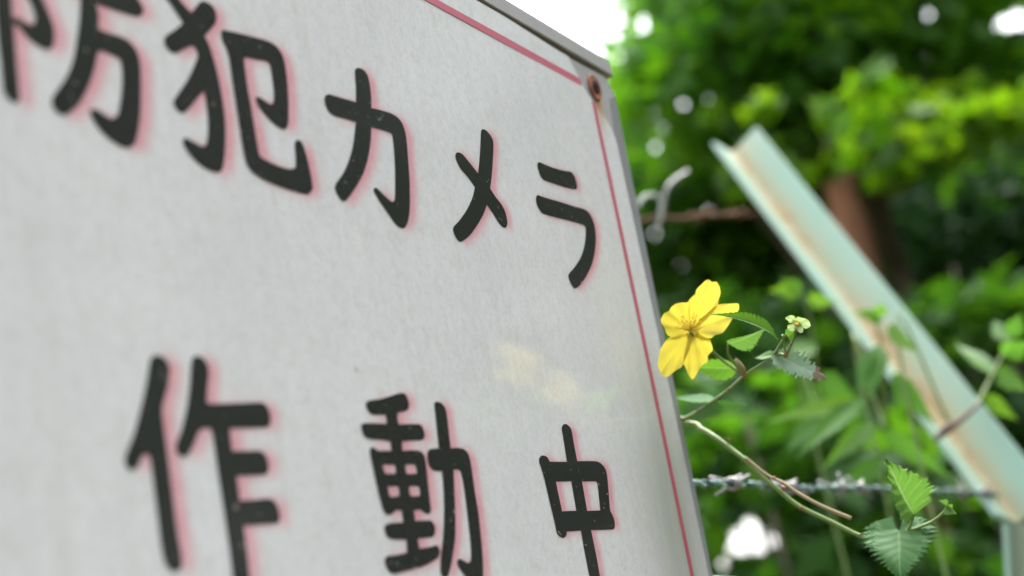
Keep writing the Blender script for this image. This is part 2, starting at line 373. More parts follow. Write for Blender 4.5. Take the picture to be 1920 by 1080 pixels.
 [[[(-1188,-1662,0),(-1171,-1648,0),(-1146,-1645,0),(-1121,-1655,0),(-1114,-1671,0),(-1117,-1715,0),(-1117,-1778,1),(-1042,-1775,0),(-956,-1774,0),(-917,-1784,0),(-895,-1805,0),(-897,-1838,0),(-917,-1910,0),(-927,-1953,0),(-912,-1975,0),(-912,-2002,0),(-923,-2018,0),(-944,-2022,0),(-1117,-2023,1),(-1116,-2080,0),(-1116,-2132,0),(-1119,-2183,0),(-1119,-2245,0),(-1140,-2265,0),(-1176,-2268,0),(-1198,-2252,0),(-1199,-2227,0),(-1199,-2181,0),(-1199,-2109,0),(-1195,-2024,1),(-1306,-2026,1),(-1314,-2039,0),(-1337,-2048,0),(-1363,-2043,0),(-1379,-2031,0),(-1381,-1995,0),(-1387,-1930,0),(-1394,-1854,0),(-1403,-1808,0),(-1409,-1788,0),(-1396,-1772,0),(-1370,-1766,0),(-1344,-1771,0),(-1332,-1786,1),(-1198,-1783,1),(-1193,-1728,0),(-1190,-1680,0)],[(-1315,-1854,1),(-1194,-1850,1),(-1200,-1956,1),(-1311,-1958,1)],[(-1112,-1849,1),(-1007,-1847,0),(-989,-1854,0),(-997,-1900,0),(-1009,-1954,1),(-1117,-1956,1)]]],
]

# ------------------------------------------------------------------ the ground
def ground():
    n = 70
    xs = np.linspace(-60, 60, n)
    V = []
    for y in xs:
        for x in xs:
            r = math.hypot(x, y)
            h = 0.10 * noise.noise((x * 0.35, y * 0.35, 0)) * min(1, r / 3)
            V.append((x * abs(x) / 60 * 3 if abs(x) > 20 else x, y * abs(y) / 60 * 3 if abs(y) > 20 else y, h))
    F = [(j * n + i, j * n + i + 1, (j + 1) * n + i + 1, (j + 1) * n + i) for j in range(n - 1) for i in range(n - 1)]
    nt = NT('forest_soil')
    oc = nt.coord()
    a = nt.noise(oc, 1.3, 6, 0.6); b = nt.noise(oc, 22, 5, 0.65)
    c = nt.mix(a, (0.045, 0.03, 0.018), (0.05, 0.06, 0.02))
    c = nt.mix(nt.math('MULTIPLY', b, 0.6), c, (0.11, 0.075, 0.04))
    nt.principled(c, 0.95, 0, 0.2, nt.bump(b, 0.6, 0.02))
    me = mesh('ground', V, F)
    o = link('ground', me, nt.m, smooth=True)
    o['kind'] = 'structure'
ground()

# ------------------------------------------------------------------ the sign
def sign_materials():
    M = {}
    # printed weatherproof paper with pink glow round the letters
    nt = NT('printed_sheet')
    oc = nt.coord()
    streak = nt.coord((1, 1, 0.12))
    fine = nt.noise(oc, 760, 4, 0.7)
    fib = nt.noise(nt.coord((1, 1, 0.8)), 340, 6, 0.78, 0.3)
    mott = nt.noise(oc, 130, 5, 0.6)
    big = nt.math('MULTIPLY', nt.math('SUBTRACT', nt.noise(oc, 16, 4, 0.6), 0.3), 2.4, clamp=True)
    run = nt.noise(streak, 70, 5, 0.6)
    run2 = nt.noise(streak, 240, 4, 0.6)
    base = nt.mix(big, (0.675, 0.70, 0.72), (0.745, 0.765, 0.78))
    base = nt.mix(nt.math('MULTIPLY', nt.math('SUBTRACT', mott, 0.48, clamp=True), 1.1), base, (0.56, 0.53, 0.49))
    base = nt.mix(nt.math('MULTIPLY', nt.math('SUBTRACT', fib, 0.45, clamp=True), 1.4), base, (0.52, 0.51, 0.50))
    base = nt.mix(nt.math('MULTIPLY', nt.math('SUBTRACT', run, 0.50, clamp=True), 1.8), base, (0.74, 0.755, 0.77))
    base = nt.mix(nt.math('MULTIPLY', nt.math('SUBTRACT', run2, 0.52, clamp=True), 1.7), base, (0.80, 0.81, 0.825))
    dirt = nt.noise(nt.coord((1, 1, 0.07)), 120, 5, 0.6, 0.3)
    base = nt.mix(nt.math('MULTIPLY', nt.math('SUBTRACT', dirt, 0.57, clamp=True), 1.3), base, (0.50, 0.475, 0.43))
    base = nt.mix(nt.math('MULTIPLY', nt.math('SUBTRACT', fine, 0.48, clamp=True), 1.6), base, (0.46, 0.45, 0.43))
    # grey green tint low down on the right edge
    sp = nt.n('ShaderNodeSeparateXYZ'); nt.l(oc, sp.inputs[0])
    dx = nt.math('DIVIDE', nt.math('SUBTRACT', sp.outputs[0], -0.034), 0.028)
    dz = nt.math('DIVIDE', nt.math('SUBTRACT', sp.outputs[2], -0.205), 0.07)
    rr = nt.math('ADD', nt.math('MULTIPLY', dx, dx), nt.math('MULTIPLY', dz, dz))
    tint = nt.math('POWER', 2.718, nt.math('MULTIPLY', rr, -0.9))
    tint = nt.math('MULTIPLY', tint, nt.math('ADD', 0.55, nt.math('MULTIPLY', run, 0.7)), clamp=True)
    base = nt.mix(tint, base, (0.385, 0.41, 0.365))
    # rust run under the screw
    fx = nt.math('DIVIDE', nt.math('SUBTRACT', sp.outputs[0], -0.0235), 0.0035)
    fz = nt.math('DIVIDE', nt.math('SUBTRACT', sp.outputs[2], -0.021), 0.011)
    ru = nt.math('POWER', 2.718, nt.math('MULTIPLY', nt.math('ADD', nt.math('MULTIPLY', fx, fx), nt.math('MULTIPLY', fz, fz)), -1.0))
    base = nt.mix(nt.math('MULTIPLY', ru, 0.7), base, (0.50, 0.38, 0.20))
    halo = nt.attr('halo')
    ph = nt.math('MULTIPLY', halo, nt.math('ADD', 0.42, nt.math('MULTIPLY', fib, 0.62)), clamp=True)
    base = nt.mix(ph, base, (0.69, 0.26, 0.315))
    # tiny dark and pale specks
    vo = nt.n('ShaderNodeTexVoronoi', feature='F1'); vo.inputs['Scale'].default_value = 62
    nt.l(nt.coord((1, 1, 0.55)), vo.inputs['Vector'])
    sc_ = nt.n('ShaderNodeSeparateColor'); nt.l(vo.outputs['Color'], sc_.inputs[0])
    rare = nt.math('GREATER_THAN', sc_.outputs[0], 0.90)
    dot = nt.math('MULTIPLY', nt.math('LESS_THAN', vo.outputs['Distance'], 0.025), rare)
    base = nt.mix(nt.math('MULTIPLY', dot, 0.75), base, (0.14, 0.12, 0.10))
    h = nt.math('ADD', nt.math('MULTIPLY', fib, 0.5), nt.math('MULTIPLY', mott, 0.8))
    rgh = nt.math('ADD', 0.07, nt.math('MULTIPLY', fine, 0.07))
    nt.principled(base, rgh, 0, 0.55, nt.bump(h, 0.03, 0.0008))
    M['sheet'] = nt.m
    # printing ink, chipped in places
    nt = NT('black_ink')
    oc = nt.coord()
    f = nt.noise(oc, 700, 4, 0.7); g = nt.noise(oc, 45, 3)
    c = nt.mix(f, (0.018, 0.020, 0.018), (0.042, 0.046, 0.042))
    chips = nt.math('GREATER_THAN', nt.math('ADD', nt.noise(oc, 520, 3, 0.6), nt.math('MULTIPLY', nt.math('SUBTRACT', g, 0.5), 0.35)), 0.705)
    c = nt.mix(nt.math('MULTIPLY', chips, 0.6), c, (0.38, 0.38, 0.35))
    nt.principled(c, 0.16, 0, 0.5, nt.bump(f, 0.05, 0.0003))
    M['ink'] = nt.m
    nt = NT('red_line_ink')
    oc = nt.coord()
    f = nt.noise(oc, 500, 4, 0.7); g = nt.noise(oc, 9, 2)
    c = nt.mix(g, (0.50, 0.085, 0.14), (0.36, 0.028, 0.06))
    sp = nt.n('ShaderNodeSeparateXYZ'); nt.l(oc, sp.inputs[0])
    fade = nt.math('MULTIPLY', nt.math('ADD', sp.outputs[2], 0.14, clamp=False), 5.5, clamp=True)
    c = nt.mix(fade, c, (0.56, 0.13, 0.20))           # bleached towards the top
    c = nt.mix(nt.math('MULTIPLY', f, 0.25), c, (0.62, 0.35, 0.38))
    nt.principled(c, 0.3, 0, 0.4)
    M['red'] = nt.m
    # dull zinc sheet
    nt = NT('dull_zinc')
    oc = nt.coord()
    a = nt.noise(oc, 55, 5, 0.6); b = nt.noise(nt.coord((1, 1, 0.1)), 160, 4, 0.6)
    c = nt.mix(a, (0.30, 0.31, 0.315), (0.41, 0.42, 0.425))
    c = nt.mix(nt.math('MULTIPLY', b, 0.35), c, (0.33, 0.30, 0.28))
    sp = nt.n('ShaderNodeSeparateXYZ'); nt.l(oc, sp.inputs[0])
    fx = nt.math('DIVIDE', nt.math('SUBTRACT', sp.outputs[0], -0.0212), 0.004)
    fz = nt.math('DIVIDE', nt.math('SUBTRACT', sp.outputs[2], -0.0185), 0.0085)
    ru = nt.math('POWER', 2.718, nt.math('MULTIPLY', nt.math('ADD', nt.math('MULTIPLY', fx, fx), nt.math('MULTIPLY', fz, fz)), -1.0))
    c = nt.mix(nt.math('MULTIPLY', ru, 0.9), c, (0.42, 0.27, 0.10))
    nt.principled(c, 0.5, 0.0, 0.5, nt.bump(a, 0.15, 0.0008))
    M['zinc'] = nt.m
    M['shaded_edge'] = simple('edge_shade_zinc', (0.215, 0.225, 0.235), 0.45, var=0.18, scale=70, bump=0.15)  # edge darker than the plate: its reflection of dark foliage is in the colour
    M['shadow_gap'] = simple('slot_shade_black', (0.02, 0.022, 0.02), 0.8)
    nt = NT('rusted_screw')
    oc = nt.coord()
    a = nt.noise(oc, 330, 5, 0.7)
    c = nt.ramp(a, [(0.30, (0.10, 0.03, 0.015)), (0.50, (0.30, 0.11, 0.06)), (0.70, (0.50, 0.24, 0.15))])
    nt.principled(c, 0.7, 0.2, 0.4, nt.bump(a, 0.6, 0.0008))
    M['rust'] = nt.m
    nt = NT('dark_rust')
    oc = nt.coord()
    a = nt.noise(oc, 500, 4, 0.7)
    c = nt.ramp(a, [(0.35, (0.008, 0.005, 0.004)), (0.7, (0.07, 0.025, 0.015))])
    nt.principled(c, 0.75, 0.1, 0.3, nt.bump(a, 0.6, 0.0006))
    M['dark_rust'] = nt.m
    return M
SM = sign_materials()
SIGN = thing('warning_sign', 'weathered white sign with black Japanese lettering in pink glow and a red border line', 'sign', (0, 0, SIGN_Z))
W_SIGN, H_SIGN = 0.415, 0.330

def smooth_outline(pts):
    """Rounded closed outline through measured points; flagged points stay sharp corners."""
    n = len(pts)
    P = [Vector((a / 1e4, b / 1e4)) for a, b, c in pts]
    C = [bool(p[2]) for p in pts]
    out = []
    for i in range(n):
        p0, p1, p2, p3 = P[i - 1], P[i], P[(i + 1) % n], P[(i + 2) % n]
        if C[i]:
            p0 = p1
        if C[(i + 1) % n]:
            p3 = p2
        d = (p2 - p1).length
        # limit tangents so that short rounded ends do not loop
        t1 = (p2 - p0) * 0.5; t2 = (p3 - p1) * 0.5
        for t in (t1, t2):
            if t.length > d * 1.15:
                t *= d * 1.15 / t.length
        for k in range(5):
            s = k / 5
            h00 = 2 * s ** 3 - 3 * s * s + 1; h10 = s ** 3 - 2 * s * s + s
            h01 = -2 * s ** 3 + 3 * s * s; h11 = s ** 3 - s * s
            out.append(p1 * h00 + t1 * h10 + p2 * h01 + t2 * h11)
    return out

def spread(ring, d, hole):
    """Ink spread: move an outline outwards by d (further along the sign's length); counters close up."""
    n = len(ring)
    area = sum(ring[i - 1].x * ring[i].y - ring[i].x * ring[i - 1].y for i in range(n))
    sg = (1 if area > 0 else -1) * (-1 if hole else 1)
    out = []
    for i in range(n):
        t = ring[(i + 1) % n] - ring[i - 1]
        if t.length < 1e-9:
            out.append(ring[i].copy())
            continue
        t.normalize()
        out.append(ring[i] + Vector((t.y * 1.6, -t.x)) * d * sg)
    return out
SPREAD = (0.00045, 0.00030, 0.00016, 0.00006, 0.00002, 0.00034, 0.00012, 0.00006)
LETTERS = [[[spread(smooth_outline(o), q, k > 0) for k, o in enumerate(grp)] for grp in g] for g, q in zip(GLYPHS, SPREAD)]

def inside(poly, X, Z):
    r = np.zeros(X.shape, bool)
    px = [p.x for p in poly]; pz = [p.y for p in poly]
    j = len(poly) - 1
    for i in range(len(poly)):
        if pz[i] != pz[j]:
            c = ((pz[i] > Z) != (pz[j] > Z)) & (X < (px[j] - px[i]) * (Z - pz[i]) / (pz[j] - pz[i]) + px[i])
            r ^= c
        j = i
    return r

def build_sheet():
    cell = 0.0008
    x0, x1, z0, z1 = -0.410, -0.0120, -0.322, -0.0012
    nx, nz = int((x1 - x0) / cell), int((z1 - z0) / cell)
    xs = np.linspace(x0, x1, nx); zs = np.linspace(z0, z1, nz)
    X, Z = np.meshgrid(xs, zs)
    ink = np.zeros(X.shape)
    for g in LETTERS:
        for grp in g:
            a = np.array([(p.x, p.y) for p in grp[0]])
            i0, i1 = np.searchsorted(xs, (a[:, 0].min(), a[:, 0].max())); j0, j1 = np.searchsorted(zs, (a[:, 1].min(), a[:, 1].max()))
            sub = (slice(max(j0 - 1, 0), j1 + 1), slice(max(i0 - 1, 0), i1 + 1))
            m = inside(grp[0], X[sub], Z[sub])
            for hole in grp[1:]:
                m &= ~inside(hole, X[sub], Z[sub])
            ink[sub] = np.maximum(ink[sub], m)
    def blur(A, sig):
        r = int(sig * 3 / cell) + 1
        k = np.exp(-0.5 * (np.arange(-r, r + 1) * cell / sig) ** 2); k /= k.sum()
        A = np.apply_along_axis(lambda q: np.convolve(q, k, 'same'), 0, A)
        return np.apply_along_axis(lambda q: np.convolve(q, k, 'same'), 1, A)
    sx, sz = 0.0039, 0.0003                                  # the glow is printed a little to the right of each letter
    halo = blur(ink, 0.0015)
    halo = np.roll(halo, (int(round(sz / cell)), int(round(sx / cell))), (0, 1))
    halo = np.clip(halo * 1.1, 0, 1)
    # the sheet's right edge runs slightly askew; its corner is cut back round the screw
    XX = X + np.clip((Z + 0.031) / -0.19, -0.2, 1.6) * 0.0011 * ((X - x0) / (x1 - x0)) ** 8
    Z = Z - np.clip((Z + 0.012) / 0.0108, 0, 1) * 0.0016 * np.clip((X + 0.10) / 0.045, 0, 1)
    cut = [(-0.0459, -0.0015), (-0.0430, -0.0062), (-0.0395, -0.0096), (-0.0364, -0.0139), (-0.0330, -0.0166), (-0.0291, -0.0186), (-0.0263, -0.0214), (-0.0189, -0.0250), (-0.0150, -0.0280), (-0.0118, -0.0318)]
    cpoly = [Vector(c) for c in cut] + [Vector((0.01, -0.0318)), Vector((0.01, 0.01)), Vector((-0.0459, 0.01))]
    ins = inside(cpoly, XX, Z)
    Yw = np.zeros(X.shape)
    wav = 0.00025 * (np.sin(X * 31 + 2 * np.sin(Z * 17)) + np.sin(Z * 23 + 1.3 * np.sin(X * 12 + 1)))
    Yw = -0.0006 + wav * 0.5
    idx = np.arange(nx * nz).reshape(nz, nx)
    quads = np.stack([idx[:-1, :-1], idx[:-1, 1:], idx[1:, 1:], idx[1:, :-1]], -1).reshape(-1, 4)
    fl = ins.reshape(-1)
    keep = ~fl[quads].all(1)
    quads = quads[keep]
    Xf, Zf = XX.reshape(-1).copy(), Z.reshape(-1).copy()
    used = np.unique(quads)
    ca = np.array(cut)
    for k in used[fl[used]]:                                  # pull the ragged cells onto the cut
        p = np.array([Xf[k], Zf[k]])
        a, b = ca[:-1], ca[1:]
        t = np.clip(((p - a) * (b - a)).sum(1) / ((b - a) ** 2).sum(1), 0, 1)
        q = a + (b - a) * t[:, None]
        w = q[np.argmin(((q - p) ** 2).sum(1))]
        Xf[k], Zf[k] = w
    remap = -np.ones(nx * nz, int); remap[used] = np.arange(len(used))
    V = np.stack([Xf[used], Yw.reshape(-1)[used], Zf[used]], 1)
    me = bpy.data.meshes.new('printed_sheet')
    me.from_pydata(V.tolist(), [], remap[quads].tolist())
    at_ = me.attributes.new('halo', 'FLOAT', 'POINT')
    at_.data.foreach_set('value', halo.reshape(-1)[used].astype(np.float32))
    me.polygons.foreach_set('use_smooth', [True] * len(me.polygons))
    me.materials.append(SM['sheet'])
    me.update()
    o = bpy.data.objects.new('printed_sheet', me)
    COL.objects.link(o)
    o.parent = SIGN

    def wavy(x, z):
        return -0.0006 + 0.5 * 0.00025 * (math.sin(x * 31 + 2 * math.sin(z * 17)) + math.sin(z * 23 + 1.3 * math.sin(x * 12 + 1)))
    return wavy
wavy = build_sheet()

def flat_print(name, polys, mat, lift):
    """Ink film lying on the sheet: outlines with counters, triangulated and cut fine enough to follow it."""
    bm = bmesh.new()
    for grp in polys:
        co = [[Vector((p.x, p.y, 0)) for p in ring] for ring in grp]
        flat = [p for ring in co for p in ring]
        vs = [bm.verts.new((p.x, wavy(p.x, p.y) - lift, p.y)) for p in flat]
        for t in tessellate_polygon(co):
            try:
                bm.faces.new([vs[i] for i in t])
            except ValueError:
                pass
        lift += 0.00002
    bmesh.ops.recalc_face_normals(bm, faces=bm.faces)
    for f in bm.faces:
        if f.normal.y > 0:
            f.normal_flip()
    me = bpy.data.meshes.new(name)
    bm.to_mesh(me)
    bm.free()
    me.materials.append(mat)
    o = bpy.data.objects.new(name, me)
    COL.objects.link(o)
    o.parent = SIGN
    return o

for g in LETTERS:
    flat_print('letter', g, SM['ink'], 0.00011)

def strip(x0, z0, x1, z1, w, seg=60):
    a, b = Vector((x0, z0)), Vector((x1, z1))
    d = (b - a).normalized(); n = Vector((-d.y, d.x)) * w / 2
    L = [a.lerp(b, i / seg) for i in range(seg + 1)]
    return [[p + n for p in L] + [p - n for p in reversed(L)]]
for args in ((-0.391, -0.0126, -0.0376, -0.0126, 0.0033), (-0.0284, -0.0192, -0.0284, -0.302, 0.0037),
             (-0.391, -0.0195, -0.391, -0.302, 0.0031), (-0.3895, -0.3035, -0.030, -0.3035, 0.0031)):
    flat_print('border_line', [strip(*args)], SM['red'], 0.00006)

def sign_body():
    # zinc plate; its right edge is cut a little askew, its top edge is hidden in the rail
    prof = [(-W_SIGN, -0.0006), (-0.125, -0.0008), (-0.075, -0.0013), (-0.050, -0.0025), (-0.030, -0.0024), (-0.0085, -0.0018), (-0.0050, -0.0046), (-0.0012, -0.0080),
            (-0.0016, -0.040), (-0.0062, -0.222), (-0.0075, -H_SIGN), (-W_SIGN, -H_SIGN)]
    V, F = [], []
    for y in (0.0, 0.0012):
        V += [(x, y, z + SIGN_Z) for x, z in prof]
    n = len(prof)
    F.append(tuple(range(n - 1, -1, -1))); F.append(tuple(n + k for k in range(n)))
    for k in range(n):
        F.append((k, (k + 1) % n, n + (k + 1) % n, n + k))
    part('backing_plate', V, F, SM['zinc'], SIGN)
    edge = [(-0.0072, -0.0120), (-0.0014, -0.0095), (-0.0018, -0.040), (-0.0064, -0.222), (-0.0077, -H_SIGN + 0.001), (-0.0106, -H_SIGN + 0.001), (-0.0112, -0.222), (-0.0118, -0.040), (-0.0100, -0.026)]
    V = [(x, -0.0003 if k in (1, 2, 3, 4) else -0.0004, z + SIGN_Z) for k, (x, z) in enumerate(edge)] + [(x + (0.0012 if k in (1, 2, 3, 4) else 0), 0.0016, z + SIGN_Z) for k, (x, z) in enumerate(edge)]
    n = len(edge)
    F = [tuple(range(n)), tuple(range(2 * n - 1, n - 1, -1))] + [(k, n + k, n + (k + 1) % n, (k + 1) % n) for k in range(n)]
    part('edge_fold', V, F, SM['shaded_edge'], SIGN)
    # folded rail along the top ; the slot's shade under it is a near-black box
    v, f = box_geo(-W_SIGN - 0.002, 0.0008, -0.0009, 0.013, SIGN_Z + 0.0002, SIGN_Z + 0.0076, 0.0004)
    v = [Vector((p[0] - (0.0015 if p[0] > -0.05 and p[2] > SIGN_Z + 0.004 else 0), p[1], p[2])) for p in map(Vector, v)]
    part('top_rail', v, f, SM['zinc'], SIGN)
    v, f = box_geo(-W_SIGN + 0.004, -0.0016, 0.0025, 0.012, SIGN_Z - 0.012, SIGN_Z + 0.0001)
    part('rail_slot_shade', v, f, SM['shadow_gap'], SIGN)
    # square tube frame on the back and the post that carries it
    for z0, z1, dy in ((-H_SIGN + 0.004, -H_SIGN + 0.022, 0), (-0.032, -0.0135, 0.0001)):
        part('back_rail', *box_geo(-W_SIGN + 0.006, -0.022, 0.0013 + dy, 0.017 + dy, SIGN_Z + z0, SIGN_Z + z1), SM['zinc'], SIGN)
    v, f = box_geo(-0.225, -0.187, 0.0172, 0.055, -0.05, SIGN_Z - 0.03, 0.003)
    part('sign_post', v, f, SM['zinc'], SIGN)
    # rusted cross head screws with washers in the four corners
    for sx, sz in ((-0.0233, -0.0112), (-0.398, -0.0112), (-0.0233, -0.314), (-0.398, -0.314)):
        y0 = -0.0004 if sx > -0.1 and sz > -0.1 else -0.0012
        prof = [(0.0, -0.0011), (0.0011, -0.0013), (0.0022, -0.0013), (0.0029, -0.0012), (0.0032, -0.0009), (0.0032, 0.0002)]
        V, F = [], []
        N = 24
        for r, y in prof:
            for k in range(N):
                a = 2 * math.pi * k / N
                c, s = math.cos(a), math.sin(a)
                rr = r * (1 + 0.05 * noise.noise((c * 3, s * 3, sx * 9)))
                cross = max(0, 1 - (min(abs(c), abs(s)) * rr) / 0.0005) if rr < 0.0024 else 0
                V.append((sx + rr * c, y0 + y + 0.0014 * min(1, cross * 2), SIGN_Z + sz + rr * s))
        for i in range(len(prof) - 1):
            for k in range(N):
                F.append((i * N + k, (i + 1) * N + k, (i + 1) * N + (k + 1) % N, i * N + (k + 1) % N))
        sc_ = part('screw', V, F, SM['dark_rust'], SIGN)
        V, F = [], []
        for r, y in ((0.0030, -0.0008), (0.0056, -0.0009), (0.0060, -0.0004), (0.0060, 0.0002)):
            for k in range(N):
                a = 2 * math.pi * k / N
                V.append((sx + r * math.cos(a), y0 + y * 0.8, SIGN_Z + sz + r * math.sin(a)))
        for i in range(3):
            for k in range(N):
                F.append((i * N + k, (i + 1) * N + k, (i + 1) * N + (k + 1) % N, i * N + (k + 1) % N))
        part('washer', V, F, SM['rust'], sc_)
sign_body()

# ------------------------------------------------------------------ kerria shrub with the yellow flower
def leaf_geo(base, tip, width, roll=0.0, fold=0.25, curl=0.0, lobe=0.0, teeth=14, tooth=0.22, pleat=0.0, profile=None, nu=60, nv=5, twist=0.0, seed=0, droop=0.0):
    """Serrate blade between two world points. roll turns it about its midrib (0 = facing the camera)."""
    base, tip = Vector(base), Vector(tip)
    e = tip - base
    L = e.length
    e.normalize()
    n0 = -view_dir((base + tip) / 2)
    n0 = (n0 - e * n0.dot(e)).normalized()
    side = e.cross(n0)
    prof = profile or [(0, 0.0), (0.04, 0.34), (0.12, 0.72), (0.25, 0.97), (0.36, 1.0), (0.5, 0.88), (0.65, 0.62), (0.8, 0.33), (0.92, 0.11), (1, 0.0)]
    pu, pw = zip(*prof)
    V, UV = [], []
    rs = random.Random(seed)
    ph = rs.random() * 6
    amp = [rs.uniform(0.45, 1.35) for _ in range(2 * teeth + 4)]
    for i in range(nu + 1):
        u = i / nu
        w = np.interp(u, pu, pw) * width / 2
        r = roll + twist * u
        n = n0 * math.cos(r) + side * math.sin(r)
        s = e.cross(n)
        saw = (u * teeth) % 1.0
        saw2 = (u * teeth * 3) % 1.0
        for j in range(-nv, nv + 1):
            v = j / nv
            av = abs(v)
            tw = 1 + amp[int(u * teeth) + (teeth if v > 0 else 0)] * (tooth * (0.55 * (saw - 0.5) + 0.45 * (saw2 - 0.5)) * 2) * av ** 6
            back = lobe * L * (av ** 1.6) * max(0.0, 1 - u * 1.6) ** 1.2
            lat = v * w * tw
            veins = (u - 0.26 * av) * 6.5
            h = fold * abs(lat) + curl * L * (u - 0.5) ** 2 - droop * L * u * u - pleat * width * (1 - abs(2 * ((veins % 1.0) - 0.5))) * min(1, av * 2.2)
            h += 0.02 * width * math.sin(5 * u + 3 * v + ph)
            V.append(base + e * (u * L - back + 0.06 * tooth * L * (saw - 0.5) * av ** 6) + s * lat + n * h)
            UV.append((u, v))
    m = 2 * nv + 1
    F = [(i * m + j, i * m + j + 1, (i + 1) * m + j + 1, (i + 1) * m + j) for i in range(nu) for j in range(m - 1)]
    return V, F, UV

def leaf(parent, mat, base, tip, width, name='leaf', label=None, **kw):
    V, F, UV = leaf_geo(base, tip, width, **kw)
    o = part(name, V, F, mat, parent, smooth=True)
    uv = o.data.uv_layers.new(name='blade')
    li = np.empty(len(o.data.loops), np.int32)
    o.data.loops.foreach_get('vertex_index', li)
    uv.data.foreach_set('uv', np.array(UV, np.float32)[li].reshape(-1))
    if label:
        o['label'] = label
    return o

KM = {
    'leaf': kerria_leaf_mat('kerria_leaf', (0.065, 0.165, 0.018), (0.16, 0.29, 0.05), (0.095, 0.24, 0.012), 0.45, gloss=0.03),
    'young': kerria_leaf_mat('young_kerria_leaf', (0.095, 0.195, 0.050), (0.19, 0.31, 0.10), (0.11, 0.26, 0.03), 0.34, gloss=0.025),
    'grey': kerria_leaf_mat('kerria_leaf_dull_face', (0.050, 0.128, 0.038), (0.095, 0.195, 0.065), (0.05, 0.16, 0.018), 0.25, gloss=0.015),
    'eaten': kerria_leaf_mat('kerria_leaf_withered', (0.15, 0.235, 0.145), (0.24, 0.32, 0.21), (0.10, 0.20, 0.08), 0.2, blemish=(0.125, 0.088, 0.052), gloss=0.03),
    'stem': simple('green_stem', (0.13, 0.21, 0.045), 0.5, var=0.3, scale=150, bump=0.3),
    'twig': simple('dead_twig', (0.26, 0.21, 0.12), 0.8, var=0.35, scale=200, bump=0.4),
    'bud': simple('brown_bud_scale', (0.20, 0.18, 0.07), 0.7, var=0.45, scale=350, bump=0.4),
    'node': simple('reddish_node', (0.21, 0.085, 0.035), 0.7, var=0.4, scale=350, bump=0.4),
    'sepal': None,
}
def petal_mat(name, a, b, t, fac):
    nt = NT(name)
    uv = nt.n('ShaderNodeUVMap', uv_map='blade')
    sp = nt.n('ShaderNodeSeparateXYZ'); nt.l(uv.outputs[0], sp.inputs[0])
    oc = nt.coord()
    f = nt.noise(oc, 380, 4, 0.6)
    cv = nt.n('ShaderNodeCombineXYZ')
    nt.l(nt.math('MULTIPLY', sp.outputs[1], 34), cv.inputs[0]); nt.l(nt.math('MULTIPLY', sp.outputs[0], 1.5), cv.inputs[1])
    veins = nt.noise(cv.outputs[0], 1.0, 2, 0.5)
    c = nt.mix(sp.outputs[0], b, a)
    c = nt.mix(nt.math('MULTIPLY', f, 0.25), c, tuple(min(1, x * 1.2) for x in a))
    leaf_shader(nt, c, t, fac, 0.03, 0.45, nt.bump(nt.math('ADD', veins, nt.math('MULTIPLY', f, 0.4)), 0.16, 0.0004))
    return nt.m
KM['petal'] = petal_mat('yellow_petal', (0.60, 0.535, 0.095), (0.60, 0.485, 0.035), (0.64, 0.55, 0.055), 0.38)
KM['sepal'] = petal_mat('pale_green_sepal', (0.44, 0.56, 0.27), (0.38, 0.48, 0.14), (0.44, 0.58, 0.22), 0.35)
def soft_yellow(name, c, t):
    nt = NT(name)
    leaf_shader(nt, c, t, 0.5, 0.02)
    return nt.m
KM['stamen'] = soft_yellow('yellow_stamen', (0.95, 0.85, 0.22), (0.95, 0.85, 0.15))
KM['anther'] = soft_yellow('orange_anther', (0.95, 0.78, 0.15), (0.95, 0.75, 0.10))

KERRIA = thing('kerria_shrub', 'thin green kerria stems with one yellow five petalled flower reaching past the sign edge', 'shrub', tuple(Vector((0.12, 0.22, 0.0))))

def cane(name, pix, r0, r1, mat=None, parent=None, lead=None, sides=8, label=None, n=8):
    """A stem through (px, py, depth) points; lead = world points in front of the measured ones."""
    P = list(lead or []) + [tuple(at(*p)) for p in pix]
    S = spline(P, n)
    R = np.linspace(r0, r1, len(S))
    v, f = tube_geo(S, R, sides)
    o = part(name, v, f, mat or KM['stem'], parent or KERRIA, smooth=True)
    if label:
        o['label'] = label
    return o

# canes come up behind the sign
fork = (-0.004, 0.030, SIGN_Z - 0.160)
cane('stem', [(1283, 785, .655), (1330, 757, .640), (1368, 730, .625), (1395, 705, .613), (1424, 686, .605), (1449, 668, .598), (1462, 648, .592), (1475, 626, .588)],
     0.00115, 0.0005, lead=[(0.10, 0.21, 0.0), (0.02, 0.14, 0.75), (-0.05, 0.07, 1.30), fork], label='olive green stem rising behind the yellow flower')
cane('stem', [(1283, 794, .655), (1318, 806, .648), (1347, 824, .640), (1376, 846, .634), (1407, 870, .628), (1440, 902, .622), (1462, 921, .620), (1500, 950, .616), (1560, 979, .612), (1622, 1008, .606), (1668, 1010, .602), (1703, 994, .600)],
     0.00125, 0.0008, lead=[(0.14, 0.23, 0.0), (0.05, 0.15, 0.70), (-0.045, 0.09, 1.28), (-0.014, 0.034, SIGN_Z - 0.156)], label='light green stem sagging down to the heart shaped leaf')
cane('twig', [(1398, 858, .629), (1428, 883, .624), (1446, 895, .6215), (1470, 906, .617), (1500, 927, .612), (1545, 951, .608), (1596, 972, .605)], 0.0005, 0.0008, KM['twig'], label='dead brown twig beside the sagging stem')

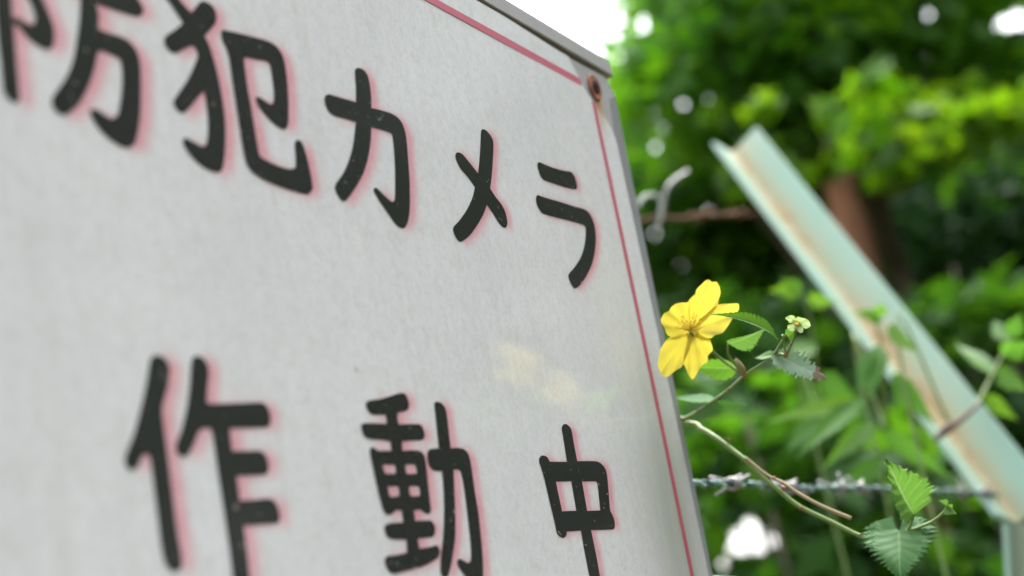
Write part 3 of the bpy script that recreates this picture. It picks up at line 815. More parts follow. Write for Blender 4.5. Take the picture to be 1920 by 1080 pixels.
def knob(px, py, d, r, mat, name='node', stretch=1.5, seed=0):
    bm = bmesh.new()
    bmesh.ops.create_icosphere(bm, subdivisions=2, radius=r)
    c = at(px, py, d)
    rs = random.Random(seed)
    ax = Vector((rs.uniform(-1, 1), rs.uniform(-1, 1), rs.uniform(0.2, 1))).normalized()
    V = []
    for v in bm.verts:
        q = v.co * (1 + 0.3 * noise.noise(v.co / r * 1.3 + Vector((seed, 0, 0))))
        q = q + ax * q.dot(ax) * (stretch - 1)
        V.append(c + q)
    F = [tuple(v.index for v in f.verts) for f in bm.faces]
    bm.free()
    return part(name, V, F, mat, KERRIA, smooth=True)
for i, (px, py, d, r) in enumerate([(1396, 705, .612, .0012), (1367, 730, .624, .0008), (1308, 770, .647, .0008), (1366, 825, .637, .0009), (1407, 869, .6275, .0011), (1452, 897, .620, .0010), (1468, 915, .6185, .0013), (1501, 953, .615, .0009), (1450, 668, .597, .0009), (1474, 664, .592, .0012), (1483, 645, .588, .0006)]):
    knob(px, py, d, r * 0.75, KM['node'], seed=i)
# scaly bud on the node under the flower
bud_geo = merge(*[tube_geo(spline([tuple(at(1395 + a, 703, .612)), tuple(at(1389 + a * 1.5, 690, .611)), tuple(at(1382 + a, 679 - abs(a), .611)), tuple(at(1378 + a, 671 - 2 * a, .611))], 4), [0.0006, .0009, .0011, .0012, .0012, .0012, .0011, .001, .0008, .0006, .0004, .0002, .0001], 7) for a in (-2, 1)])
part('bud', *bud_geo, KM['bud'], KERRIA, smooth=True)

# leaves
narrow = [(0, 0.0), (0.03, 0.30), (0.10, 0.72), (0.22, 1.0), (0.38, 0.97), (0.55, 0.78), (0.7, 0.52), (0.85, 0.22), (0.95, 0.06), (1, 0)]
leaf(KERRIA, KM['leaf'], at(1468, 628, .588), at(1343, 580, .562), 0.0078, roll=0.95, fold=0.5, curl=-0.30, tooth=0.32, teeth=15, profile=narrow, seed=1, label='long bright leaf reaching over the yellow petal')
leaf(KERRIA, KM['leaf'], at(1478, 633, .587), at(1492, 614, .575), 0.0050, roll=-0.4, fold=0.3, teeth=5, nu=30, seed=2)
leaf(KERRIA, KM['young'], at(1365, 646, .605), at(1434, 620, .596), 0.0115, roll=0.95, fold=0.4, curl=-0.15, teeth=16, seed=3)
leaf(KERRIA, KM['leaf'], at(1382, 690, .616), at(1294, 690, .628), 0.0100, roll=-0.5, fold=0.30, curl=-0.1, teeth=11, seed=4)
leaf(KERRIA, KM['eaten'], at(1448, 663, .597), at(1549, 712, .583), 0.0098, roll=-0.35, fold=0.20, curl=0.10, teeth=17, tooth=0.42, profile=[(0, 0.0), (0.05, 0.5), (0.18, 0.85), (0.4, 1.0), (0.6, 0.8), (0.78, 0.62), (0.86, 0.34), (0.93, 0.3), (1, 0.05)], seed=5, label='dull leaf with a withered brown tip')
leaf(KERRIA, KM['leaf'], at(1452, 665, .600), at(1412, 672, .606), 0.0050, roll=1.0, fold=0.2, teeth=7, nu=32, seed=6)
leaf(KERRIA, KM['grey'], at(1336, 752, .640), at(1262, 745, .660), 0.0095, roll=1.15, fold=0.15, teeth=11, seed=7)
leaf(KERRIA, KM['grey'], at(1344, 752, .637), at(1402, 760, .628), 0.0085, roll=1.15, fold=0.15, teeth=11, seed=8)
leaf(KERRIA, KM['young'], at(1712, 966, .598), at(1660, 860, .584), 0.0180, roll=0.55, fold=0.75, curl=0.10, teeth=15, tooth=0.26, pleat=0.095, nu=84, nv=7, seed=9, label='crinkled young leaf standing upright')
heart = [(0, 0.18), (0.03, 0.62), (0.10, 0.92), (0.20, 1.0), (0.34, 0.93), (0.5, 0.74), (0.65, 0.52), (0.8, 0.31), (0.92, 0.13), (1, 0.0)]
leaf(KERRIA, KM['grey'], at(1684, 990, .600), at(1688, 1083, .583), 0.0275, roll=0.12, fold=-0.12, curl=-0.20, lobe=0.30, teeth=15, tooth=0.30, pleat=0.006, profile=heart, nu=135, nv=9, seed=10, label='toothed heart shaped leaf with its tip down')
# petioles
cane('petiole', [(1395, 703, .612), (1382, 688, .610), (1366, 665, .606), (1365, 645, .605)], 0.0006, 0.0004, label=None)
cane('petiole', [(1474, 664, .592), (1470, 645, .590), (1467, 628, .588)], 0.0005, 0.0004)
cane('petiole', [(1452, 668, .597), (1462, 664, .5945), (1474, 664, .592), (1484, 645, .588), (1490, 630, .583), (1493, 612, .579)], 0.0006, 0.0004)
cane('petiole', [(1395, 704, .613), (1350, 672, .615), (1325, 648, .607), (1300, 624, .5965)], 0.0006, 0.0006, label='stalk of the yellow flower')
cane('petiole', [(1701, 996, .600), (1708, 982, .599), (1711, 972, .598), (1712, 962, .597)], 0.0006, 0.0005)
cane('petiole', [(1702, 996, .600), (1725, 988, .598), (1748, 978, .596), (1766, 964, .594), (1776, 951, .592)], 0.0007, 0.0005)
# budding leaf at the far end
leaf(KERRIA, KM['young'], at(1776, 950, .592), at(1759, 938, .591), 0.0034, roll=0.9, fold=0.9, teeth=4, nu=24, seed=11)
leaf(KERRIA, KM['young'], at(1774, 947, .592), at(1794, 964, .590), 0.0046, roll=0.6, fold=0.9, teeth=5, nu=24, seed=12)
leaf(KERRIA, KM['young'], at(1775, 950, .592), at(1787, 951, .594), 0.0030, roll=0.2, fold=0.7, teeth=4, nu=20, seed=13)

# the flower
def petal(parent, outline, centre, d0, rise, mat, wave=0.0, crease=0.0, name='petal', rings=16, tilt=(0, 0), seed=0):
    """Petal grown from its base to its outline (photo pixels); rise lifts its rim towards the viewer."""
    ring = spline([(a, b) for a, b in outline], 5)
    cx, cy = centre
    ax = ring.mean(0) - np.array(centre)
    ax = ax / np.hypot(*ax)
    Rm = np.hypot(ring[:, 0] - cx, ring[:, 1] - cy).max()
    n = len(ring)
    V, UV = [], []
    for k in range(rings + 1):
        s = k / rings
        for i, (px, py) in enumerate(ring):
            # rows of the blade slide from the base point to the outline
            x = cx + (px - cx) * s; y = cy + (py - cy) * s
            r = math.hypot(x - cx, y - cy) / Rm
            lat = ((x - cx) * -ax[1] + (y - cy) * ax[0]) / Rm
            d = d0 - rise * (r ** 1.6) + crease * (1 - min(1, abs(lat) * 4)) * r + tilt[0] * (x - cx) / Rm + tilt[1] * (y - cy) / Rm
            d += wave * s ** 3 * math.sin(i / n * 2 * math.pi * 5 + seed) + 0.0006 * noise.noise((x * 0.045, y * 0.045, seed))
            V.append(at(x, y, d))
            UV.append((r, lat))
    F = [(k * n + i, k * n + i + 1, (k + 1) * n + i + 1, (k + 1) * n + i) for k in range(1, rings) for i in range(n - 1)]
    F += [(0, n + i + 1, n + i) if False else (i, n + i, n + i + 1) for i in range(n - 1)]
    o = part(name, V, F, mat, parent, smooth=True)
    uv = o.data.uv_layers.new(name='blade')
    li = np.empty(len(o.data.loops), np.int32)
    o.data.loops.foreach_get('vertex_index', li)
    uv.data.foreach_set('uv', np.array(UV, np.float32)[li].reshape(-1))
    return o

def zz(pts, ox=1220.0, oy=510.0, s=5.144):
    return [(ox + a / s, oy + b / s) for a, b in pts]
FC = zz([(392, 560)])[0]
fl_v, fl_f = tube_geo([at(FC[0] + 2, FC[1] + 3, .5955), at(FC[0] + 1, FC[1] + 1, .5920), at(FC[0], FC[1], .5906)], [0.0008, 0.0024, 0.0016], 10)
FLOWER = part('flower', fl_v, fl_f, KM['stem'], KERRIA, smooth=True)
FLOWER['label'] = 'open yellow flower with five crinkled petals'
petal(FLOWER, zz([(385, 555), (370, 420), (362, 330), (360, 295), (372, 268), (400, 240), (430, 208), (438, 175), (462, 145), (492, 118), (520, 90), (545, 74), (562, 74), (575, 84), (590, 97), (612, 94), (638, 97), (655, 120), (666, 150), (674, 195), (668, 230), (656, 262), (650, 300), (640, 340), (560, 430), (420, 550)]), FC, .5900, 0.004, KM['petal'], 0.0006, 0.0, seed=1, tilt=(0, 0.004))
petal(FLOWER, zz([(405, 545), (480, 450), (560, 385), (602, 345), (630, 325), (658, 314), (700, 307), (740, 306), (800, 303), (843, 305), (851, 330), (849, 366), (825, 395), (800, 420), (788, 450), (770, 482), (745, 522), (718, 560), (692, 588), (655, 600), (620, 610), (598, 628), (575, 640), (548, 635), (520, 630), (495, 618), (474, 604), (468, 580), (445, 570), (410, 566)]), FC, .5895, 0.005, KM['petal'], 0.0006, 0.0022, seed=2, tilt=(-0.003, 0))
petal(FLOWER, zz([(385, 555), (375, 430), (366, 302), (340, 295), (310, 294), (275, 298), (240, 308), (210, 328), (190, 352), (178, 376), (150, 388), (128, 402), (110, 430), (99, 458), (102, 490), (122, 520), (138, 548), (145, 580), (165, 608), (192, 627), (215, 638), (242, 640), (275, 634), (305, 622), (340, 600), (380, 570)]), FC, .5890, 0.005, KM['petal'], 0.0007, 0.0, seed=3, tilt=(0.002, 0))
petal(FLOWER, zz([(388, 575), (350, 610), (300, 635), (240, 640), (200, 632), (178, 637), (150, 660), (128, 688), (105, 725), (90, 762), (78, 810), (70, 862), (70, 900), (77, 932), (90, 955), (102, 970), (95, 986), (112, 1000), (134, 1011), (160, 1008), (182, 1000), (208, 978), (232, 957), (262, 938), (292, 922), (306, 900), (316, 880), (342, 820), (380, 740), (395, 640)]), FC, .5905, 0.0010, KM['petal'], 0.0007, 0.001, seed=4, tilt=(0.0, 0.004))
petal(FLOWER, zz([(396, 578), (430, 620), (480, 640), (530, 645), (570, 650), (582, 680), (594, 715), (597, 745), (588, 768), (566, 790), (550, 815), (553, 845), (546, 868), (520, 885), (492, 900), (470, 935), (448, 975), (425, 1015), (404, 1036), (388, 1020), (370, 998), (358, 972), (346, 945), (328, 910), (312, 880), (312, 830), (322, 760), (360, 640)]), FC, .5912, 0.0000, KM['petal'], 0.0007, 0.002, seed=5, tilt=(0.0, 0.004))
# stamens: a loose brush leaning up and to the left
st, an = [], []
rs = random.Random(5)
for k in range(50):
    a = rs.gauss(-2.0, 0.8) if k < 38 else rs.uniform(0, 6.28)
    ln = rs.uniform(9, 31) if k < 38 else rs.uniform(6, 15)
    x1, y1 = FC[0] + math.cos(a) * ln, FC[1] + math.sin(a) * ln
    p0 = at(FC[0] + rs.uniform(-3, 3), FC[1] + rs.uniform(-2, 3), .5890)
    p2 = at(x1, y1, .5858 - rs.uniform(0, .0035))
    p1 = (p0 + p2) / 2 + Vector((rs.uniform(-1, 1), rs.uniform(-1, 1), rs.uniform(-1, 1))) * 0.0004
    st.append(tube_geo([p0, p1, p2], [0.00018, 0.00014, 0.00011], 5))
    bm = bmesh.new(); bmesh.ops.create_icosphere(bm, subdivisions=1, radius=rs.uniform(0.00026, 0.00042))
    an.append(([v.co + p2 for v in bm.verts], [tuple(v.index for v in f.verts) for f in bm.faces])); bm.free()
part('stamens', *merge(*st), KM['stamen'], FLOWER)['kind'] = 'stuff'
part('anthers', *merge(*an), KM['anther'], FLOWER)['kind'] = 'stuff'

# spent flower: pale calyx on its stalk
def zb(pts, ox=1340.0, oy=540.0, s=5.4):
    return [(ox + a / s, oy + b / s) for a, b in pts]
CC = zb([(838, 352)])[0]
cv, cf = tube_geo([at(CC[0], CC[1] + 5, .579), at(CC[0], CC[1] + 2, .5775), at(CC[0], CC[1], .5765)], [0.0005, 0.0013, 0.0011], 10)
SPENT = part('spent_flower', cv, cf, KM['sepal'], KERRIA, smooth=True)
SPENT['label'] = 'small pale green calyx that has lost its petals'
for i, (o_, dep, rise) in enumerate([([(830, 345), (800, 318), (770, 350), (752, 352), (742, 330), (716, 308), (735, 290), (770, 276), (805, 282), (818, 300), (840, 335)], .577, .0006),
                             ([(835, 345), (825, 310), (840, 292), (880, 300), (910, 308), (940, 320), (962, 345), (970, 385), (945, 405), (915, 410), (890, 390), (885, 360), (860, 345)], .5765, .0012),
                             ([(830, 360), (800, 355), (770, 368), (742, 375), (738, 400), (745, 425), (790, 436), (825, 420), (838, 380)], .5768, .0014),
                             ([(845, 362), (840, 390), (832, 412), (842, 440), (878, 456), (895, 435), (893, 400), (870, 385)], .5770, .0010)]):
    petal(SPENT, zb(o_), CC, dep, rise, KM['sepal'], 0.0003, 0.0, name='sepal', rings=8, seed=i + 20)
cs = []
for k in range(12):
    a = rs.uniform(0, 6.28)
    p2 = at(CC[0] + 5 * math.cos(a), CC[1] + 3.4 * math.sin(a), .5748)
    cs.append(tube_geo([at(CC[0], CC[1], .5765), p2], [0.0002, 0.00024], 5))
part('stamens', *merge(*cs), KM['anther'], SPENT)['kind'] = 'stuff'

# ------------------------------------------------------------------ fence post with its arm, rail and wires
def fence_materials():
    nt = NT('flaking_mint_paint')
    oc = nt.coord()
    a = nt.noise(oc, 14, 5, 0.6); b = nt.noise(oc, 90, 5, 0.65)
    c = nt.mix(b, (0.185, 0.325, 0.265), (0.24, 0.37, 0.305))
    c = nt.mix(nt.math('MULTIPLY', nt.math('SUBTRACT', a, 0.5, clamp=True), 1.6), c, (0.30, 0.40, 0.34))
    rs_ = nt.attr('rust')
    r = nt.math('MULTIPLY', rs_, nt.math('ADD', 0.35, nt.math('MULTIPLY', a, 1.15)), clamp=True)
    c = nt.mix(r, c, (0.37, 0.285, 0.15))
    c = nt.mix(nt.math('MULTIPLY', nt.math('SUBTRACT', nt.math('MULTIPLY', r, b), 0.33, clamp=True), 2.6), c, (0.24, 0.14, 0.055))
    nt.principled(c, 0.55, 0, 0.45, nt.bump(b, 0.2, 0.001))
    return {'mint': nt.m,
            'wire': simple('green_wire_coating', (0.010, 0.045, 0.045), 0.35, spec=0.6, var=0.4, scale=300),
            'highlight_strand': simple('highlight_wire_coating', (0.22, 0.36, 0.33), 0.5, var=0.4, scale=300),  # second strand paler: the twist's highlights are put into its colour
            'zinc': simple('weathered_galvanising', (0.24, 0.235, 0.235), 0.45, metal=0.35, var=0.3, scale=300),
            'rusty': simple('rusty_wire', (0.13, 0.065, 0.03), 0.85, var=0.5, scale=180, bump=0.5),
            'pale': simple('pale_wire', (0.30, 0.32, 0.31), 0.5, metal=0.1, var=0.2, scale=200)}
FM = fence_materials()

P_BOT = at(1908, 982, 1.03)
P_TOP = at(1373, 287, 1.38)
FENCE = thing('fence_post', 'mint green steel angle post with a rust streaked arm leaning up to the left', 'fence post', (P_BOT.x, P_BOT.y, 0))
def angle_geo(p0, p1, turn, w=0.0315, w2=0.025, th=0.0035, seg=60, rust=None):
    """Open steel angle from p0 to p1; its inner corner faces the camera, turned about its axis."""
    ax = (p1 - p0).normalized()
    e3 = -view_dir((p0 + p1) / 2); e3 = (e3 - ax * e3.dot(ax)).normalized()
    e1 = ax.cross(e3).normalized()
    if (RM.T @ np.array(e1))[0] < 0:
        e1 = -e1
    A = e1 * math.cos(turn) + e3 * math.sin(turn)          # wide face, to the right
    B = e3 * math.cos(turn) - e1 * math.sin(turn)          # lip, towards the viewer
    sec = [(w, 0), (w * .75, 0), (w * .5, 0), (w * .3, 0), (w * .17, 0), (w * .08, 0), (0.0035, 0.0004), (0.0012, 0.0012), (0.0004, 0.0035), (0, w2 * .2), (0, w2 * .5), (0, w2), (-th, w2), (-th, -th), (w, -th)]
    m = len(sec)
    V, R = [], []
    for i in range(seg + 1):
        s = i / seg
        o = p0.lerp(p1, s)
        for k, (a, b) in enumerate(sec):
            V.append(o + A * a + B * b)
            near = math.exp(-(((a + b * 1.3) / 0.012) ** 2)) if k < 12 else 0.15
            bleed = math.exp(-(((a + b * 1.5) / 0.028) ** 2))
            pat = 0.5 + 0.5 * noise.noise((s * 4.5, a * 22, rust or 0)) + 0.6 * noise.noise((s * 1.7 + 3, 0, rust or 0))
            R.append((0.35 if rust == 5.0 else 1.0) * max(0.0, min(1.0, near * 0.78 * (0.7 + 0.5 * pat) + bleed * 0.75 * max(0, pat - 0.30) * (0.55 + 0.45 * s))))
    F = [(i * m + k, i * m + (k + 1) % m, (i + 1) * m + (k + 1) % m, (i + 1) * m + k) for i in range(seg) for k in range(m)]
    F.append(tuple(range(m - 1, -1, -1)))
    F.append(tuple(seg * m + k for k in range(m)))
    return V, F, R
def angle_part(name, p0, p1, turn, rust, **kw):
    V, F, R = angle_geo(p0, p1, turn, rust=rust, **kw)
    o = part(name, V, F, FM['mint'], FENCE)
    a = o.data.attributes.new('rust', 'FLOAT', 'POINT')
    a.data.foreach_set('value', np.array(R, np.float32))
    return o
angle_part('arm', P_BOT, P_TOP, 0.26, 2.0)
P_LOW = at(1924, 1250, 1.015)
dn = (P_LOW - P_BOT).normalized()
foot = P_BOT + dn * ((P_BOT.z + 0.15) / -dn.z)
angle_part('post', foot, P_BOT, 0.26, 5.0, seg=90)
RAIL = thing('fence_rail', 'pale mint green rail running level from behind the sign', 'fence rail', (0.0, 0.03, 0))
r0 = at(1338, 1115, .74)
r1 = at(1540, 1125, .95)
xd = (r1 - r0).normalized()
v, f = tube_geo([r0 - xd * 0.06, r1], 0.0085, 12)
part('tube', v, f, FM['mint'], RAIL, smooth=True)
for q in (r0 - xd * 0.04, r1 - xd * 0.01):
    v, f = tube_geo([(q.x, q.y + 0.019, -0.1), (q.x, q.y + 0.019, q.z + 0.004)], 0.0095, 12)
    part('support', v, f, FM['mint'], RAIL, smooth=True)

def barbed_wire(name, label, a, b, mat, rs_, rw, pitch, barbs, bmat, sag=0.0, wander=0.0):
    a, b = Vector(a), Vector(b)
    t = thing(name, label, 'barbed wire', tuple(a))
    L = (b - a).length
    ax = (b - a).normalized()
    n = ax.orthogonal().normalized(); bi = ax.cross(n)
    def axis(s):
        p = a.lerp(b, s)
        p.z -= sag * 4 * s * (1 - s)
        p += Vector((0, noise.noise((s * 5, 1, rs_ * 1e3)), noise.noise((s * 6, 4, rs_ * 1e3)))) * wander
        return p
    N = int(L / pitch * 14)
    for k in (0, math.pi):
        P = [axis(i / N) + (n * math.cos(2 * math.pi * i / 14 + k) + bi * math.sin(2 * math.pi * i / 14 + k)) * rw for i in range(N + 1)]
        part('strand', *tube_geo(P, rs_, 6), mat if k == 0 or mat is not FM['wire'] else FM['highlight_strand'], t, smooth=True)
    rr = random.Random(3)
    for s in barbs:
        c = axis(s)
        g = []
        H = [c + ax * ((i / 24 - .5) * 0.006) + (n * math.cos(i * .8) + bi * math.sin(i * .8)) * (rw + rs_ * 1.7) for i in range(25)]
        for end in (0, -1):
            d = (H[end] - c).normalized()
            e = ax * (-1 if end == 0 else 1)
            q = [H[end] + d * 0.0015 + e * 0.003, H[end] + d * rr.uniform(.003, .007) + e * rr.uniform(.006, .012)]
            H = (list(reversed(q)) + H) if end == 0 else (H + q)
        g.append(tube_geo(H, rs_ * 0.85, 6))
        d = (n * rr.uniform(-1, 1) + bi * rr.uniform(-1, 1)).normalized()
        g.append(tube_geo([c - d * 0.006 + ax * 0.008, c - d * (rw + rs_) + ax * 0.001, c + d * (rw + rs_) - ax * 0.001, c + d * 0.008 - ax * 0.006], rs_ * 0.85, 6))
        part('barb', *merge(*g), bmat, t, smooth=True)
    return t
wire_l = at(1310, 908, .672)
wire_r = at(1868, 925, 1.05)
wa = wire_l - (wire_r - wire_l).normalized() * 0.10
tot = (wire_r - wa).length
def along(px):
    """fraction of the wire's length at which it passes photo column px"""
    best = min(range(401), key=lambda i: abs(project(wa.lerp(wire_r, i / 400))[0] - px))
    return best / 400
barbed_wire('barbed_wire', 'twisted green barbed wire with pale barbs running level beside the sign', wa, wire_r, FM['wire'], 0.0009, 0.0010, 0.0205,
            [along(1375), along(1484), along(1575), along(1612), 0.86, 0.95], FM['zinc'], wander=0.0012)
rw_l, rw_r = at(1150, 416, 1.17), at(1440, 398, 1.33)
barbed_wire('barbed_wire', 'rust brown barbed wire stretched from the sign to the mint green arm', rw_l, rw_r, FM['rusty'], 0.0010, 0.0011, 0.02,
            [0.55, 0.8], FM['rusty'], wander=0.002)
cl = [(1196, 388, 1.180), (1206, 372, 1.185), (1222, 366, 1.190), (1238, 372, 1.195), (1240, 392, 1.195), (1238, 414, 1.195), (1234, 425, 1.195), (1242, 400, 1.190), (1246, 372, 1.185), (1252, 352, 1.185), (1262, 340, 1.190), (1276, 330, 1.195), (1290, 322, 1.200)]
t = thing('wire_tie', 'pale loose curl of wire twisted round the rusty wire', 'wire tie', tuple(at(1238, 414, 1.195)))
part('loop', *tube_geo(spline([tuple(at(*p)) for p in cl], 6), 0.0017, 7), FM['pale'], t, smooth=True)

# ------------------------------------------------------------------ shrubs close behind the fence: single leaves
long_leaf = [(0, 0.0), (0.05, 0.36), (0.15, 0.75), (0.3, 1.0), (0.45, 0.95), (0.6, 0.72), (0.75, 0.42), (0.9, 0.14), (1, 0)]
def near_shrub(name, label, root, sprays, mats, seed=0, group=None):
    """sprays: (stem pixels, [(base, tip, width, material key, roll)]) with depths in metres."""
    t = thing(name, label, 'shrub', root, group)
    for stem, leaves in sprays:
        if stem:
            P = [tuple(root)] + [tuple(at(*p)) for p in stem]
            S = spline(P, 8)
            v, f = tube_geo(S, np.linspace(0.0013, 0.0008, len(S)), 7)
            part('stem', v, f, KM['stem'], t, smooth=True)
        for k, (b, e, w, mk, roll) in enumerate(leaves):
            V, F, UV = leaf_geo(at(*b), at(*e), w * 0.74, roll=roll, fold=0.22, curl=-0.12, teeth=9, tooth=0.2, profile=long_leaf, nu=27, nv=3, seed=seed + k)
            o = part('leaf', V, F, mats[mk], t, smooth=True)
            uv = o.data.uv_layers.new(name='blade')
            li = np.empty(len(o.data.loops), np.int32)
            o.data.loops.foreach_get('vertex_index', li)
            uv.data.foreach_set('uv', np.array(UV, np.float32)[li].reshape(-1))
    return t
BROWN = simple('dark_brown_twig', (0.075, 0.045, 0.03), 0.8, var=0.4, scale=200)
NM = {'g': KM['leaf'], 'y': kerria_leaf_mat('lime_leaf', (0.085, 0.18, 0.018), (0.14, 0.25, 0.04), (0.14, 0.31, 0.012), 0.45, gloss=0.02),
      'p': kerria_leaf_mat('pale_leaf', (0.048, 0.125, 0.022), (0.08, 0.18, 0.035), (0.10, 0.27, 0.02), 0.45, gloss=0.01),
      'd': kerria_leaf_mat('dark_leaf', (0.045, 0.13, 0.02), (0.10, 0.20, 0.05), (0.08, 0.24, 0.01), 0.45, gloss=0.01)}
gr = lambda px, d: (lambda p: Vector((p.x, p.y, 0)))(at(px, 900, d))
near_shrub('leafy_shrub', 'shrub with long pointed leaves hanging in front of the mint green arm', gr(1600, 1.15), [
    ([(1668, 960, 1.10), (1660, 800, 1.08), (1652, 650, 1.06), (1640, 600, 1.06)],
     [((1645, 645, 1.05), (1630, 752, 1.02), .030, 'd', .3), ((1634, 650, 1.05), (1606, 738, 1.03), .018, 'p', .8), ((1655, 600, 1.05), (1600, 585, 1.04), .016, 'g', .6), ((1650, 592, 1.05), (1652, 566, 1.04), .014, 'g', 0.),
      ((1662, 612, 1.05), (1722, 662, 1.02), .018, 'y', .4), ((1672, 700, 1.06), (1755, 800, 1.03), .024, 'p', .35), ((1620, 748, 1.07), (1436, 790, 1.02), .020, 'y', .5),
      ((1622, 742, 1.07), (1490, 856, 1.0), .022, 'p', .4), ((1652, 805, 1.08), (1790, 902, 1.04), .026, 'p', .7), ((1640, 790, 1.08), (1540, 880, 1.06), .022, 'g', .2), ((1655, 860, 1.09), (1570, 930, 1.07), .024, 'd', .2), ((1668, 900, 1.09), (1740, 990, 1.06), .024, 'd', .1)]),
    ([(1560, 960, 1.25), (1540, 780, 1.22), (1520, 600, 1.20), (1500, 545, 1.2)],
     [((1500, 548, 1.19), (1440, 545, 1.17), .020, 'y', .3), ((1505, 545, 1.19), (1462, 522, 1.18), .014, 'g', .5), ((1512, 560, 1.19), (1570, 568, 1.17), .020, 'y', .4), ((1530, 640, 1.2), (1450, 690, 1.18), .03, 'g', .7), ((1538, 700, 1.2), (1610, 760, 1.18), .03, 'd', .5), ((1545, 780, 1.22), (1470, 850, 1.2), .03, 'd', .6)]),
], NM, seed=100)
near_shrub('leafy_shrub', 'shrub with a brown stem leaning across the lower end of the mint green arm', gr(1700, 1.06), [
    ([(1740, 930, 1.03), (1790, 802, 1.04), (1830, 760, 1.06), (1872, 680, 1.09), (1897, 632, 1.10)],
     [((1880, 665, 1.09), (1935, 640, 1.07), .026, 'p', .5), ((1868, 690, 1.09), (1930, 735, 1.07), .026, 'g', .4), ((1862, 700, 1.08), (1790, 640, 1.12), .022, 'g', .8), ((1895, 632, 1.1), (1915, 585, 1.1), .02, 'p', .3), ((1890, 640, 1.1), (1860, 600, 1.12), .02, 'g', .3), ((1845, 740, 1.07), (1910, 790, 1.06), .02, 'y', .6)]),
], NM, seed=140)
lean_twig = [o for o in scene.objects if o.name.startswith('leafy_shrub')][-1]
S = spline([tuple(at(*p)) for p in ((1752, 826, 1.02), (1776, 804, 1.025), (1800, 788, 1.03), (1836, 756, 1.05))], 6)
part('twig', *tube_geo(S, np.array([0.0016, .0019, .002, .0024, .003, .0034, .0034, .003, .0026, .0024, .0022, .0021, .002, .002, .0019, .0018, .0017, .0016, .0015]), 8), BROWN, lean_twig, smooth=True)

# ------------------------------------------------------------------ trees: trunk, boughs and a crown of many small leaves
GAPS = [(1394, 1012, 34, .35), (1438, 1004, 29, .35), (1412, 976, 15, .35), (1418, 1030, 22, .35), (1352, 1055, 14, .35), (1743, 28, 6, .6), (1882, 42, 11, .5), (1912, 34, 18, .5), (1762, 78, 3, 0.52), (1738, 100, 3, 0.50), (1228, 272, 6, 0.55), (1292, 288, 7, 0.51), (1207, 42, 9, .55), (1220, 210, 4, 0.49), (1278, 192, 4, 0.55), (1290, 200, 4, 0.65), (1240, 240, 3, 0.62), (1330, 190, 3, 0.62), (1650, 207, 5, 0.52), (1668, 238, 3, 0.58), (1795, 180, 4, 0.53), (1800, 252, 5, 0.51), (1340, 905, 5, 0.50), (1255, 462, 5, 0.52), (1275, 500, 4, 0.65), (1225, 440, 4, 0.63), (1330, 400, 5, 0.63), (1765, 970, 6, .7), (1785, 1010, 7, .7), (1680, 870, 4, 0.62), (1510, 1020, 7, .7), (1560, 1015, 5, .7), (1310, 990, 8, .7), (1300, 930, 6, .7)]
def open_sky(P, size):
    """Leaves that would close the gaps through which the photograph shows sky."""
    x, y, z = project(P)
    r = np.minimum(size * FPX / np.maximum(z, .3) * 0.4, 24)
    bad = np.zeros(len(P), bool)
    for gx, gy, g, k in GAPS:
        bad |= (x - gx) ** 2 + (y - gy) ** 2 < (g + r * k) ** 2
    edge = 1112 + 14 * np.sin(y * 0.05) + 10 * np.sin(y * 0.13 + 1)
    fray = np.abs(np.sin(P[:, 0] * 371.3 + P[:, 1] * 911.7)) ** 1.6 * 55
    bad |= (x - r < edge + fray) & (y - r < 150 - fray * 0.6) & (x > 300)
    thin = np.clip((1290 - x) / 110, 0, 1) * np.clip((190 - y) / 120, 0, 1)      # the crown thins out towards the open sky
    bad |= (np.sin(P[:, 0] * 913.7 + P[:, 2] * 517.3) * 0.5 + 0.5 < thin * 0.8) & (x > 300)
    return bad & (z > 0.2)

